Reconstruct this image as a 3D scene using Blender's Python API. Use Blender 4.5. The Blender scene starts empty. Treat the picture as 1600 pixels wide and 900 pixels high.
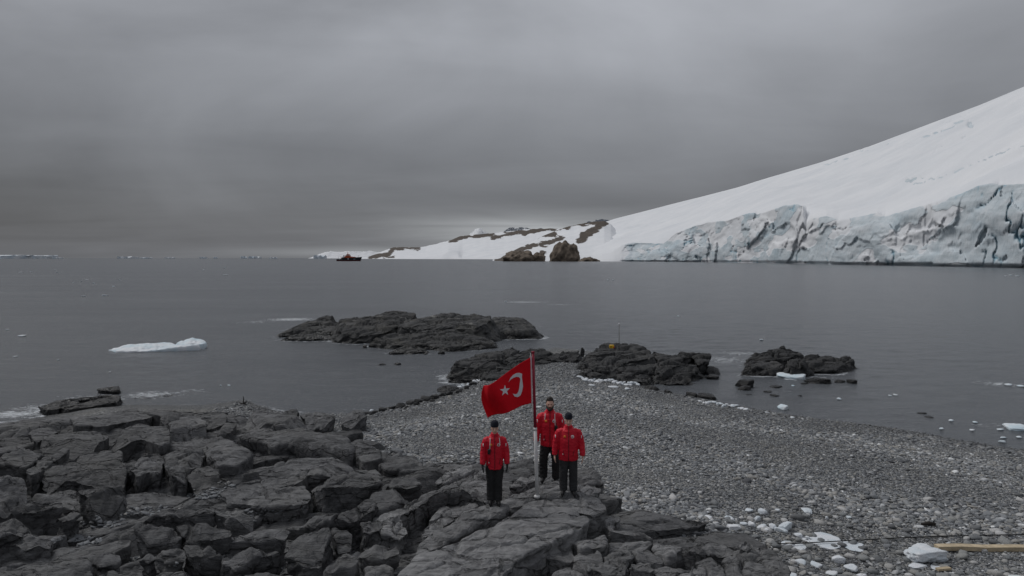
import bpy, bmesh, math, random
import numpy as np
from mathutils import Vector
from mathutils.bvhtree import BVHTree

# ------------------------------------------------------------------ camera
S = bpy.context.scene
COL = S.collection
HC = 7.0                      # camera height above the sea
FPX = 1066.7                  # focal length in pixels of the 1600 px wide photograph
HOR = 403.2                   # row of the horizon
TH = math.atan((450 - HOR) / FPX)
cam_d = bpy.data.cameras.new('camera')
cam_d.sensor_width = 36.0
cam_d.lens = 24.0
cam_d.clip_start = 0.1
cam_d.clip_end = 120000
cam = bpy.data.objects.new('camera', cam_d)
COL.objects.link(cam)
cam.location = (0, 0, HC)
cam.rotation_euler = (math.pi / 2 - TH, 0, 0)
S.camera = cam
S.view_settings.view_transform = 'Standard'
S.view_settings.look = 'None'
S.view_settings.exposure = 0.0
S.view_settings.gamma = 1.0
S.view_settings.use_curve_mapping = False
S.cycles.use_denoising = True
S.cycles.max_bounces = 6
S.cycles.transparent_max_bounces = 4

# ------------------------------------------------------------------ sky and sun
SUN_EL, SUN_AZ = math.radians(52), math.radians(-62)    # behind the cloud, on the left and a little ahead
W = bpy.data.worlds.new('World')
S.world = W
W.use_nodes = True
wt = W.node_tree
wt.nodes.clear()


class NT:
    """small helper for building node trees"""
    def __init__(self, tree):
        self.t = tree

    def n(self, kind, ins=None, **props):
        nd = self.t.nodes.new(kind)
        for k, v in props.items():
            setattr(nd, k, v)
        for k, v in (ins or {}).items():
            s = nd.inputs[k]
            if hasattr(v, 'default_value') or isinstance(v, bpy.types.NodeSocket):
                self.t.links.new(v, s)
            else:
                s.default_value = v
        return nd

    def math(self, op, a, b=0.0, c=0.0, clamp=False):
        return self.n('ShaderNodeMath', {0: a, 1: b, 2: c}, operation=op, use_clamp=clamp).outputs[0]

    def ramp(self, fac, stops, interp='LINEAR'):
        nd = self.n('ShaderNodeValToRGB', {0: fac})
        cr = nd.color_ramp
        cr.interpolation = interp
        while len(cr.elements) < len(stops):
            cr.elements.new(0.5)
        for e, (p, c) in zip(cr.elements, stops):
            e.position = p
            if not hasattr(c, '__len__'):
                c = (c, c, c)
            e.color = (c[0], c[1], c[2], 1)
        return nd.outputs[0]

    def mix(self, fac, a, b, blend='MIX'):
        nd = self.n('ShaderNodeMix', data_type='RGBA', blend_type=blend)
        for k, v in ((0, fac), (6, a), (7, b)):
            if isinstance(v, bpy.types.NodeSocket):
                self.t.links.new(v, nd.inputs[k])
            else:
                if k and len(v) == 3:
                    v = (*v, 1)
                nd.inputs[k].default_value = v
        return nd.outputs[2]

    def noise(self, vec, scale, detail=5, rough=0.55, dist=0.0):
        return self.n('ShaderNodeTexNoise', {'Vector': vec, 'Scale': scale, 'Detail': detail, 'Roughness': rough,
                                             'Distortion': dist}).outputs[0]

    def mapping(self, vec, scale=(1, 1, 1), rot=(0, 0, 0), loc=(0, 0, 0)):
        return self.n('ShaderNodeMapping', {'Vector': vec, 'Scale': scale, 'Rotation': rot, 'Location': loc}).outputs[0]


w = NT(wt)
tc = w.n('ShaderNodeTexCoord').outputs['Generated']
sky = w.n('ShaderNodeTexSky', sky_type='NISHITA', sun_disc=False)
sky.sun_elevation = SUN_EL
sky.sun_rotation = SUN_AZ
sky.air_density = 1.0
sky.dust_density = 3.0
nishita = w.n('ShaderNodeVectorMath', {0: sky.outputs[0], 'Scale': 0.06}, operation='SCALE').outputs[0]
sep = w.n('ShaderNodeSeparateXYZ', {0: tc})
dx, dy, dz = sep.outputs
zc = w.math('MAXIMUM', dz, 0.0)
# overcast deck: dim low down, brighter overhead
grad = w.ramp(zc, [(0.0, 0.45), (0.04, 0.43), (0.10, 0.49), (0.20, 0.71), (0.30, 0.93), (0.55, 1.05), (1.0, 1.08)])
deck = w.n('ShaderNodeVectorMath', {0: (.300, .311, .336), 'Scale': grad}, operation='SCALE').outputs[0]
# cloud sheet seen in perspective
den = w.math('ADD', zc, 0.09)
cx = w.math('DIVIDE', dx, den)
cy = w.math('DIVIDE', dy, den)
cp = w.n('ShaderNodeCombineXYZ', {0: cx, 1: cy, 2: 0.0}).outputs[0]
c1 = w.noise(w.mapping(tc, (1.6, 1.6, 4.2), (0.2, 0.1, 0.3), (3.1, 1.7, 0)), 1.0, 6, 0.5, 0.5)
c2 = w.noise(w.mapping(cp, (0.5, 0.9, 1), (0, 0, 0.1), (7.3, 2.2, 0)), 1.0, 6, 0.5, 0.5)
# thinner cloud, so more light, straight ahead and half way up
tx = w.math('DIVIDE', w.math('SUBTRACT', dx, 0.16), 0.42)
tz = w.math('DIVIDE', w.math('SUBTRACT', dz, 0.40), 0.26)
thin = w.math('EXPONENT', w.math('MULTIPLY', w.math('ADD', w.math('POWER', w.math('ABSOLUTE', tx), 2.0), w.math('POWER', w.math('ABSOLUTE', tz), 2.0)), -1.0))
thin = w.math('MULTIPLY', thin, w.math('GREATER_THAN', dy, 0.0))
cm = w.math('ADD', w.math('MULTIPLY', c1, 1.5), w.math('MULTIPLY', c2, 0.55))
cm = w.math('MULTIPLY_ADD', cm, 0.95, -0.03)
cm = w.math('ADD', cm, w.math('MULTIPLY', thin, 0.50))
deck = w.n('ShaderNodeVectorMath', {0: deck, 'Scale': cm}, operation='SCALE').outputs[0]
# a break in the deck low over the far mountains
gx = w.math('DIVIDE', w.math('SUBTRACT', dx, 0.035), 0.17)
gz = w.math('DIVIDE', w.math('SUBTRACT', dz, 0.040), 0.020)
gap = w.math('EXPONENT', w.math('MULTIPLY', w.math('ADD', w.math('POWER', w.math('ABSOLUTE', gx), 2.0),
                                                  w.math('POWER', w.math('ABSOLUTE', gz), 2.0)), -1.0))
gap = w.math('MULTIPLY', gap, w.math('GREATER_THAN', dy, 0.0))
gx2 = w.math('DIVIDE', w.math('SUBTRACT', dx, -0.20), 0.16)
gz2 = w.math('DIVIDE', w.math('SUBTRACT', dz, 0.008), 0.008)
gap2 = w.math('EXPONENT', w.math('MULTIPLY', w.math('ADD', w.math('POWER', w.math('ABSOLUTE', gx2), 2.0),
                                                   w.math('POWER', w.math('ABSOLUTE', gz2), 2.0)), -1.0))
gap = w.math('ADD', w.math('MULTIPLY', gap, w.math('MULTIPLY_ADD', c2, 1.6, -0.1)), w.math('MULTIPLY', gap2, 0.35), clamp=True)
deck = w.mix(gap, deck, (.50, .52, .54))
tot = w.mix(0.06, deck, nishita)
bg = w.n('ShaderNodeBackground', {'Color': tot, 'Strength': 1.0})
wo = w.n('ShaderNodeOutputWorld')
wt.links.new(bg.outputs[0], wo.inputs[0])

sun_d = bpy.data.lights.new('sun', 'SUN')
sun_d.energy = 1.25
sun_d.angle = math.radians(28)
sun_d.color = (1.0, 0.985, 0.965)
sun = bpy.data.objects.new('sun', sun_d)
COL.objects.link(sun)
_d = Vector((math.sin(SUN_AZ) * math.cos(SUN_EL), math.cos(SUN_AZ) * math.cos(SUN_EL), math.sin(SUN_EL)))
sun.rotation_euler = _d.to_track_quat('Z', 'Y').to_euler()
sun.location = (0, 0, 60)

# ------------------------------------------------------------------ numpy noise
RNG = np.random.default_rng(7)
random.seed(7)


def _hash(i, j, k, seed=0):
    h = (i.astype(np.int64) * 374761393 + j.astype(np.int64) * 668265263 + k.astype(np.int64) * 2147483647
         + seed * 1274126177) & 0xFFFFFFFF
    h = ((h ^ (h >> 13)) * 1274126177) & 0xFFFFFFFF
    h = ((h ^ (h >> 16)) * 2246822519) & 0xFFFFFFFF
    return (h ^ (h >> 15)) & 0xFFFFFFFF


_G = np.array([(1, 1, 0), (-1, 1, 0), (1, -1, 0), (-1, -1, 0), (1, 0, 1), (-1, 0, 1), (1, 0, -1), (-1, 0, -1),
               (0, 1, 1), (0, -1, 1), (0, 1, -1), (0, -1, -1), (1, 1, 0), (-1, 1, 0), (0, -1, 1), (0, -1, -1)], float)


def perlin(p, seed=0):
    p = np.asarray(p, float)
    i = np.floor(p).astype(np.int64)
    f = p - i
    u = f * f * f * (f * (f * 6 - 15) + 10)
    out = np.zeros(len(p))
    for a in (0, 1):
        wx = u[:, 0] if a else 1 - u[:, 0]
        for b in (0, 1):
            wy = u[:, 1] if b else 1 - u[:, 1]
            for c in (0, 1):
                wz = u[:, 2] if c else 1 - u[:, 2]
                g = _G[_hash(i[:, 0] + a, i[:, 1] + b, i[:, 2] + c, seed) & 15]
                out += wx * wy * wz * (g[:, 0] * (f[:, 0] - a) + g[:, 1] * (f[:, 1] - b) + g[:, 2] * (f[:, 2] - c))
    return out


def fbm(p, octv=4, seed=0, gain=0.5):
    p = np.asarray(p, float)
    o = np.zeros(len(p))
    a = 1.0
    for k in range(octv):
        o += a * perlin(p * (2.03 ** k) + 17.3 * k, seed + k)
        a *= gain
    return o


def cells(p, seed=0):
    """cellular noise: distance F2-F1 and a 0..1 value per cell"""
    i = np.floor(p).astype(np.int64)
    f1 = np.full(len(p), 9.0)
    f2 = np.full(len(p), 9.0)
    val = np.zeros(len(p))
    for a in (-1, 0, 1):
        for b in (-1, 0, 1):
            for c in (-1, 0, 1):
                x, y, z = i[:, 0] + a, i[:, 1] + b, i[:, 2] + c
                h = _hash(x, y, z, seed)
                q = np.stack([x + (h & 1023) / 1023., y + ((h >> 10) & 1023) / 1023., z + ((h >> 20) & 1023) / 1023.], 1)
                d = np.sqrt(((q - p) ** 2).sum(1))
                n = d < f1
                f2 = np.where(n, f1, np.minimum(f2, d))
                val = np.where(n, ((h >> 5) & 4095) / 4095., val)
                f1 = np.where(n, d, f1)
    return f2 - f1, val


def rotz(p, a):
    c, s = math.cos(a), math.sin(a)
    q = p.copy()
    q[:, 0] = c * p[:, 0] + s * p[:, 1]
    q[:, 1] = -s * p[:, 0] + c * p[:, 1]
    return q


# ------------------------------------------------------------------ pixel <-> place
def ray(px, py):
    a, b = (px - 800) / FPX, -(py - 450) / FPX
    return np.array([a, math.cos(TH) + b * math.sin(TH), -math.sin(TH) + b * math.cos(TH)])


def at(px, py, z=0.0):
    """the place on the level z that the photograph shows there"""
    d = ray(px, py)
    t = (z - HC) / d[2]
    return np.array([d[0] * t, d[1] * t, z])


def at_depth(px, py, Y):
    d = ray(px, py)
    t = Y / d[1]
    return np.array([d[0] * t, Y, HC + d[2] * t])


# ------------------------------------------------------------------ object helpers
def tag(o, label=None, cat=None, group=None, kind=None):
    for k, v in (('label', label), ('category', cat), ('group', group), ('kind', kind)):
        if v:
            o[k] = v
    return o


def mk_mesh(name, V, F, mat=None, smooth=True):
    me = bpy.data.meshes.new(name)
    V = np.asarray(V, np.float32)
    if isinstance(F, np.ndarray):
        k = F.shape[1]
        me.vertices.add(len(V))
        me.vertices.foreach_set('co', V.ravel())
        me.loops.add(F.size)
        me.polygons.add(len(F))
        me.loops.foreach_set('vertex_index', F.astype(np.int32).ravel())
        me.polygons.foreach_set('loop_start', np.arange(0, F.size, k, dtype=np.int32))
        me.update(calc_edges=True)
        me.validate()
    else:
        me.from_pydata(V.tolist(), [], F)
        me.update()
    if smooth:
        me.polygons.foreach_set('use_smooth', np.ones(len(me.polygons), bool))
    if mat:
        me.materials.append(mat)
    return me


def put(name, V, F, mat, parent=None, smooth=True, center=True):
    """world-space vertices -> one object with its origin at its own base"""
    V = np.asarray(V, float)
    c = np.array([0, 0, 0.])
    if center:
        c = np.array([V[:, 0].mean(), V[:, 1].mean(), V[:, 2].min()])
    o = bpy.data.objects.new(name, mk_mesh(name, V - c, F, mat, smooth))
    COL.objects.link(o)
    loc = Vector(c)
    if parent:
        o.parent = parent
        pw = Vector((0, 0, 0))
        p = parent
        while p:
            pw += p.location
            p = p.parent
        loc = loc - pw
    o.location = loc
    return o


def empty(name, loc, label, cat, group=None):
    o = bpy.data.objects.new(name, None)
    o.empty_display_size = 0.2
    o.location = loc
    COL.objects.link(o)
    return tag(o, label, cat, group)


def copy_obj(o, loc, rot=None, scale=None, parent=None):
    c = o.copy()
    COL.objects.link(c)
    c.parent = parent
    c.location = loc
    if rot is not None:
        c.rotation_euler = rot
    if scale is not None:
        c.scale = scale
    return c


# ------------------------------------------------------------------ materials
def material(name):
    m = bpy.data.materials.new(name)
    m.use_nodes = True
    m.node_tree.nodes.clear()
    t = NT(m.node_tree)
    b = t.n('ShaderNodeBsdfPrincipled')
    o = t.n('ShaderNodeOutputMaterial')
    m.node_tree.links.new(b.outputs[0], o.inputs[0])

    def setp(k, v):
        if isinstance(v, bpy.types.NodeSocket):
            m.node_tree.links.new(v, b.inputs[k])
        else:
            if k == 'Base Color' and len(v) == 3:
                v = (*v, 1)
            b.inputs[k].default_value = v
    return m, t, setp


def simple(name, col, rough=0.6, var=0.12, scale=20, bump=0.0, spec=0.4, metal=0.0):
    m, t, p = material(name)
    pos = t.n('ShaderNodeTexCoord').outputs['Object']
    nz = t.noise(pos, scale, 4)
    lo = tuple(c * (1 - var) for c in col)
    hi = tuple(min(1, c * (1 + var)) for c in col)
    p('Base Color', t.ramp(nz, [(0.3, lo), (0.7, hi)]))
    p('Roughness', rough)
    p('Specular IOR Level', spec)
    p('Metallic', metal)
    if bump:
        b = t.n('ShaderNodeBump', {'Height': nz, 'Strength': bump, 'Distance': 0.01})
        p('Normal', b.outputs[0])
    return m


def rock_material(name, dark, light, brown, wet_z=0.35, crack=2.2, strike=0.5, streak=0.0):
    m, t, p = material(name)
    pos = t.n('ShaderNodeNewGeometry').outputs['Position']
    rnd = t.n('ShaderNodeObjectInfo').outputs['Random']
    big = t.noise(pos, 0.7, 5, 0.6)
    mid = t.noise(pos, 5.0, 8, 0.65)
    lay = t.noise(t.mapping(pos, (0.9, 6.0, 7.0), (0.25, 0.1, strike)), 1.6, 6, 0.6, 0.6)
    fine = t.noise(pos, 42.0, 6, 0.7)
    col = t.mix(t.ramp(t.math('ADD', t.math('MULTIPLY', mid, 0.5), t.math('MULTIPLY', big, 0.5)), [(0.36, 0.0), (0.64, 1.0)]), dark, light)
    col = t.mix(t.math('MULTIPLY', t.ramp(big, [(0.48, 0.0), (0.66, 1.0)]), 0.55), col, brown)
    col = t.mix(t.math('MULTIPLY', t.ramp(lay, [(0.40, 1.0), (0.52, 0.0)]), 0.35), col, tuple(c * 0.55 for c in dark))
    # pale speckle: quartz, salt, lichen
    sp = t.ramp(fine, [(0.66, 0.0), (0.78, 1.0)])
    col = t.mix(t.math('MULTIPLY', sp, 0.42), col, tuple(min(1, c * 2.6) for c in light))
    if streak:
        sk = t.noise(t.mapping(pos, (0.35, 2.6, 1.0), (0, 0, 0.5)), 1.5, 5, 0.6)
        zz = t.n('ShaderNodeSeparateXYZ', {0: pos}).outputs[2]
        hi = t.math('MULTIPLY', t.ramp(sk, [(0.60, 0.0), (0.68, 1.0)]), t.math('MULTIPLY_ADD', zz, 1.2, -1.2, clamp=True))
        col = t.mix(t.math('MULTIPLY', hi, streak), col, (0.42, 0.41, 0.39))
    tone = t.math('MULTIPLY_ADD', rnd, 0.5, 0.75)
    col = t.n('ShaderNodeVectorMath', {0: col, 'Scale': tone}, operation='SCALE').outputs[0]
    z = t.n('ShaderNodeSeparateXYZ', {0: pos}).outputs[2]
    zz = t.math('ADD', z, t.math('MULTIPLY_ADD', mid, 0.5, -0.25))
    wet = t.math('SUBTRACT', 1.0, t.math('MULTIPLY_ADD', zz, 3.0, -3.0 * wet_z + 0.5, clamp=True))
    col = t.mix(t.math('MULTIPLY', wet, 0.65), col, tuple(c * 0.22 for c in dark))
    p('Base Color', col)
    damp = t.ramp(t.noise(pos, 0.45, 4, 0.5), [(0.52, 0.0), (0.62, 1.0)])
    col = t.mix(t.math('MULTIPLY', damp, 0.45), col, tuple(c * 0.6 for c in dark))
    p('Base Color', col)
    p('Roughness', t.math('MULTIPLY_ADD', damp, -0.25, t.math('MULTIPLY_ADD', wet, -0.40, 0.80)))
    p('Specular IOR Level', 0.35)
    warp = t.n('ShaderNodeVectorMath', {0: pos, 1: t.n('ShaderNodeVectorMath', {
        0: t.n('ShaderNodeTexNoise', {'Vector': pos, 'Scale': 1.3, 'Detail': 4}).outputs[1], 'Scale': 0.5},
        operation='SCALE').outputs[0]}, operation='ADD').outputs[0]
    v1 = t.n('ShaderNodeTexVoronoi', {'Vector': t.mapping(warp, (0.8, 1.9, 1.6), (0, 0, strike)), 'Scale': crack},
             feature='DISTANCE_TO_EDGE').outputs[0]
    v1 = t.ramp(v1, [(0.0, 0.0), (0.035, 1.0)])
    h = t.math('ADD', t.math('MULTIPLY', mid, 0.6), t.math('MULTIPLY', lay, 0.8))
    h = t.math('ADD', h, t.math('MULTIPLY', fine, 0.25))
    h = t.math('ADD', h, t.math('MULTIPLY', v1, 0.16))
    v2 = t.n('ShaderNodeTexVoronoi', {'Vector': t.mapping(warp, (0.35, 1.5, 1.2), (0, 0, strike + .1)), 'Scale': crack * 0.55},
             feature='DISTANCE_TO_EDGE').outputs[0]
    long = t.ramp(v2, [(0.0, 0.0), (0.030, 1.0)])
    b0 = t.n('ShaderNodeBump', {'Height': long, 'Strength': 0.9, 'Distance': 0.09})
    b = t.n('ShaderNodeBump', {'Height': h, 'Strength': 1.0, 'Distance': 0.075, 'Normal': b0.outputs[0]})
    p('Normal', b.outputs[0])
    return m


M = {}
M['rock'] = rock_material('bedrock_grey', (0.050, 0.051, 0.054), (0.217, 0.218, 0.224), (0.113, 0.112, 0.106), strike=0.45)
M['rock_warm'] = rock_material('bedrock_slab', (0.086, 0.087, 0.090), (0.358, 0.359, 0.365), (0.184, 0.184, 0.184), strike=0.55)
M['islet'] = rock_material('islet_rock', (0.034, 0.035, 0.037), (0.085, 0.085, 0.085), (0.074, 0.070, 0.060), wet_z=0.30, crack=1.2,
                           strike=0.6, streak=0.65)
M['sea_rock'] = rock_material('wet_sea_rock', (0.022, 0.022, 0.024), (0.056, 0.056, 0.057), (0.039, 0.038, 0.037), wet_z=0.6)
M['cliff_rock'] = None


def pebble_material():
    m, t, p = material('shingle_stone')
    rnd = t.n('ShaderNodeAttribute', attribute_type='INSTANCER', attribute_name='tone').outputs['Fac']
    col = t.ramp(rnd, [(0.0, (0.067, 0.069, 0.076)), (0.25, (0.164, 0.174, 0.186)), (0.50, (0.283, 0.297, 0.309)),
                       (0.66, (0.349, 0.334, 0.305)), (0.80, (0.491, 0.505, 0.519)), (1.0, (0.921, 0.936, 0.936))])
    pos = t.n('ShaderNodeTexCoord').outputs['Object']
    nz = t.noise(pos, 3.0, 5, 0.6)
    col = t.mix(t.ramp(nz, [(0.4, 0.0), (0.62, 0.4)]), col, (0.133, 0.133, 0.141))
    gz = t.n('ShaderNodeSeparateXYZ', {0: t.n('ShaderNodeNewGeometry').outputs['Position']}).outputs[2]
    wet = t.math('SUBTRACT', 1.0, t.math('MULTIPLY_ADD', gz, 2.4, -0.45, clamp=True))
    col = t.mix(t.math('MULTIPLY', wet, 0.6), col, (0.033, 0.033, 0.034))
    p('Base Color', col)
    p('Roughness', t.math('MULTIPLY_ADD', wet, -0.4, 0.75))
    p('Specular IOR Level', 0.35)
    p('Normal', t.n('ShaderNodeBump', {'Height': nz, 'Strength': 0.4, 'Distance': 0.02}).outputs[0])
    return m


def cobble_material():
    m, t, p = material('cobble_stone')
    rnd = t.n('ShaderNodeObjectInfo').outputs['Random']
    col = t.ramp(rnd, [(0.0, (0.105, 0.109, 0.116)), (0.4, (0.245, 0.260, 0.267)), (0.7, (0.356, 0.349, 0.327)), (1.0, (0.624, 0.624, 0.624))])
    pos = t.n('ShaderNodeTexCoord').outputs['Object']
    nz = t.noise(pos, 9.0, 5, 0.6)
    col = t.mix(t.ramp(nz, [(0.4, 0.0), (0.65, 0.5)]), col, (0.089, 0.089, 0.089))
    p('Base Color', col)
    p('Roughness', 0.75)
    p('Normal', t.n('ShaderNodeBump', {'Height': nz, 'Strength': 0.5, 'Distance': 0.02}).outputs[0])
    return m


def ground_material():
    m, t, p = material('shore_gravel')
    pos = t.n('ShaderNodeNewGeometry').outputs['Position']
    vo = t.n('ShaderNodeTexVoronoi', {'Vector': t.mapping(pos, (1, 1, 1)), 'Scale': 13.0})
    tone = t.n('ShaderNodeSeparateColor', {0: vo.outputs['Color']}).outputs[0]
    col = t.ramp(tone, [(0.0, (0.059, 0.061, 0.065)), (0.45, (0.164, 0.171, 0.178)), (0.8, (0.283, 0.283, 0.267)), (1.0, (0.505, 0.505, 0.505))])
    big = t.noise(pos, 0.5, 4)
    col = t.mix(t.ramp(big, [(0.5, 0.0), (0.7, 0.35)]), col, (0.178, 0.164, 0.133))
    z = t.n('ShaderNodeSeparateXYZ', {0: pos}).outputs[2]
    wet = t.math('SUBTRACT', 1.0, t.math('MULTIPLY_ADD', z, 2.4, -0.45, clamp=True))
    col = t.mix(t.math('MULTIPLY', wet, 0.7), col, (0.024, 0.024, 0.025))
    p('Base Color', col)
    p('Roughness', t.math('MULTIPLY_ADD', wet, -0.5, 0.85))
    h = t.math('MULTIPLY', vo.outputs['Distance'], -1.0)
    p('Normal', t.n('ShaderNodeBump', {'Height': h, 'Strength': 1.0, 'Distance': 0.12}).outputs[0])
    return m


def sea_material():
    m, t, p = material('sea_water')
    pos = t.n('ShaderNodeNewGeometry').outputs['Position']
    n1 = t.noise(t.mapping(pos, (0.8, 1.5, 1), (0, 0, 0.2)), 4.0, 6, 0.65, 0.3)
    n2 = t.noise(t.mapping(pos, (0.25, 0.7, 1), (0, 0, -0.15)), 1.0, 4, 0.55, 0.4)
    n3 = t.noise(t.mapping(pos, (0.012, 0.05, 1), (0, 0, 0.1)), 1.0, 5, 0.6)
    h = t.math('ADD', t.math('MULTIPLY', n1, 0.62), t.math('MULTIPLY', n2, 1.0))
    bmp = t.n('ShaderNodeBump', {'Height': h, 'Strength': t.math('MULTIPLY_ADD', n3, 0.9, 0.25), 'Distance': 0.32})
    foam = t.n('ShaderNodeAttribute', attribute_name='foam').outputs['Fac']
    fn = t.noise(t.mapping(pos, (0.7, 2.2, 1), (0, 0, 0.15)), 3.4, 8, 0.72, 0.6)
    fm = t.math('MULTIPLY_ADD', t.math('MULTIPLY_ADD', fn, 3.2, foam), 4.0, -9.1, clamp=True)
    p('Base Color', t.mix(fm, t.ramp(n3, [(0.3, (.074, .081, .091)), (0.7, (.108, .117, .130))]), (.62, .65, .68)))
    p('Roughness', t.math('MULTIPLY_ADD', fm, 0.4, 0.23))
    p('IOR', 1.333)
    p('Specular IOR Level', 0.5)
    p('Normal', bmp.outputs[0])
    return m


def ice_material(name, white, blue, scale=0.8, sss=0.0):
    m, t, p = material(name)
    pos = t.n('ShaderNodeNewGeometry').outputs['Position']
    nz = t.noise(pos, scale, 6, 0.6)
    col = t.mix(t.ramp(nz, [(0.42, 0.0), (0.66, 1.0)]), white, blue)
    p('Base Color', col)
    p('Roughness', 0.55)
    p('Specular IOR Level', 0.3)
    if sss:
        p('Subsurface Weight', sss)
        p('Subsurface Radius', (0.1, 0.2, 0.3))
        p('Subsurface Scale', 0.3)
    p('Normal', t.n('ShaderNodeBump', {'Height': t.noise(pos, scale * 12, 5), 'Strength': 0.35, 'Distance': 0.05}).outputs[0])
    return m


def snow_material(name, rock_cols=None):
    """snow with bare rock or blue ice where the vertex attribute says so"""
    m, t, p = material(name)
    pos = t.n('ShaderNodeNewGeometry').outputs['Position']
    a = t.n('ShaderNodeAttribute', attribute_name='bare').outputs['Fac']
    n1 = t.noise(pos, 0.012, 6, 0.6)
    n2 = t.noise(t.mapping(pos, (1, 1, 1.6)), 0.05, 8, 0.68)
    snow = t.ramp(n1, [(0.35, (.74, .76, .79)), (0.65, (.82, .83, .85))])
    if rock_cols:
        rk = t.ramp(t.noise(pos, 0.06, 8, 0.7), [(0.3, rock_cols[0]), (0.7, rock_cols[1])])
        f = t.math('MULTIPLY_ADD', t.math('ADD', a, t.math('MULTIPLY', n2, 0.9)), 7.0, -6.3, clamp=True)
        f = t.math('MULTIPLY', f, f)
        col = t.mix(f, snow, rk)
        rough = 0.8
    else:
        lay = t.noise(t.mapping(pos, (0.01, 0.01, 0.16), (0.12, 0.08, 0)), 1.0, 6, 0.6, 0.8)
        ice = t.ramp(n2, [(0.25, (.46, .55, .61)), (0.5, (.62, .68, .72)), (0.75, (.78, .81, .84))])
        ice = t.mix(t.ramp(lay, [(0.42, 0.45), (0.52, 0.0)]), ice, (.46, .52, .55))
        blue = t.n('ShaderNodeAttribute', attribute_name='blue').outputs['Fac']
        ice = t.mix(t.math('MULTIPLY', blue, 0.8), ice, (.22, .46, .58))
        f = t.math('MULTIPLY_ADD', t.math('ADD', a, t.math('MULTIPLY', n2, 0.5)), 5.0, -3.6, clamp=True)
        col = t.mix(f, snow, ice)
        rough = 0.7
    p('Base Color', col)
    p('Roughness', rough)
    p('Specular IOR Level', 0.2)
    if not rock_cols:
        fr = t.noise(t.mapping(pos, (1, 1, .22), (0, .12, 0)), 0.16, 6, 0.6, 0.4)
        n2 = t.math('ADD', t.math('MULTIPLY', n2, 0.6), t.math('MULTIPLY', t.math('MULTIPLY', fr, f), 1.2))
    p('Normal', t.n('ShaderNodeBump', {'Height': n2, 'Strength': 0.4 if rock_cols else 0.45, 'Distance': 4.0 if rock_cols else 3.0}).outputs[0])
    return m


M['pebble'] = pebble_material()
M['cobble'] = cobble_material()
M['ground'] = ground_material()
M['sea'] = sea_material()
M['ice'] = ice_material('beach_ice', (.74, .76, .79), (.60, .67, .72), 3.0)
M['floe'] = ice_material('floe_ice', (.76, .79, .82), (.55, .68, .75), 0.8)
M['berg'] = ice_material('iceberg_ice', (.82, .85, .88), (.60, .69, .77), 0.02)
M['glacier'] = snow_material('glacier_ice')
M['coast'] = snow_material('coast_snow', ((.045, .037, .031), (.125, .100, .080)))
M['mount'] = snow_material('mountain_snow', ((.055, .065, .085), (.10, .115, .14)))

# ------------------------------------------------------------------ shoreline and shore ground
SHORE_PX = [(2100, 770), (1800, 735), (1600, 703), (1500, 688), (1400, 671), (1300, 657), (1230, 648), (1150, 634), (1090, 622),
            (1040, 612), (1000, 602), (1010, 580), (1000, 560), (930, 550), (870, 543), (820, 552), (745, 578), (735, 597),
            (700, 613), (640, 629), (575, 645), (520, 648), (430, 642), (380, 626), (310, 634), (200, 633), (130, 638),
            (60, 653), (0, 661), (-200, 672), (-500, 690)]
SHORE = np.array([at(x, y)[:2] for x, y in SHORE_PX] + [(-60, -30), (60, -30)])


def seg_dist(P, poly, closed=True):
    n = len(poly)
    best = np.full(len(P), 1e9)
    for i in range(n if closed else n - 1):
        a, b = poly[i], poly[(i + 1) % n]
        ab = b - a
        t = np.clip(((P - a) @ ab) / max(ab @ ab, 1e-9), 0, 1)
        best = np.minimum(best, np.hypot(*(P - a - t[:, None] * ab).T))
    return best


def inside(P, poly):
    r = np.zeros(len(P), bool)
    n = len(poly)
    for i in range(n):
        (x1, y1), (x2, y2) = poly[i], poly[(i + 1) % n]
        if y1 == y2:
            continue
        c = ((y1 > P[:, 1]) != (y2 > P[:, 1])) & (P[:, 0] < (x2 - x1) * (P[:, 1] - y1) / (y2 - y1) + x1)
        r ^= c
    return r


ROCK_PX = [(-500, 655), (0, 645), (380, 628), (500, 655), (560, 672), (620, 697), (668, 735), (700, 735), (760, 722), (860, 738),
           (945, 752), (955, 800), (1030, 832), (1170, 838), (1240, 880), (1255, 920)]
ROCKREG = np.array([at(x, y, 1.0)[:2] for x, y in ROCK_PX] + [(5.0, 8), (5, -2), (-30, -2)])

TOPZ = [(0, 1.3), (11, 1.45), (11.8, 1.5), (12.9, 1.6), (14.4, 1.65), (16.1, 1.6), (18.9, 1.4), (22.5, 1.15), (26.4, .9),
        (29.4, .62), (31.5, .2)]


def topz(y):
    return np.interp(y, [a for a, _ in TOPZ], [b for _, b in TOPZ])


def ground_z(x, y, rough=True):
    P = np.stack([np.atleast_1d(x), np.atleast_1d(y)], 1).astype(float)
    d = seg_dist(P, SHORE)
    ins = inside(P, SHORE)
    sd = np.where(ins, d, -d)
    beach = np.where(sd > 0, 1.3 * (1 - np.exp(-np.maximum(sd, 0) / 7.5)), 0.22 * sd)
    rr = inside(P, ROCKREG)
    rd = np.where(rr, seg_dist(P, ROCKREG), 0)
    k = np.clip(rd / 1.2, 0, 1)
    rock = np.minimum(topz(P[:, 1]) - 0.55, beach + 0.1)
    z = beach * (1 - k) + rock * k
    z = np.maximum(z, -2.5)
    if rough:
        q = np.stack([P[:, 0], P[:, 1], np.zeros(len(P))], 1)
        z = z + 0.05 * fbm(q * 0.35, 3, 5) + 0.10 * k * fbm(q * 1.3, 4, 9)
    return z


gx_ = np.arange(-34, 34.01, 0.2)
gy_ = np.arange(-20, 54.01, 0.2)
GX, GY = np.meshgrid(gx_, gy_)
GZ = ground_z(GX.ravel(), GY.ravel())


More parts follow.
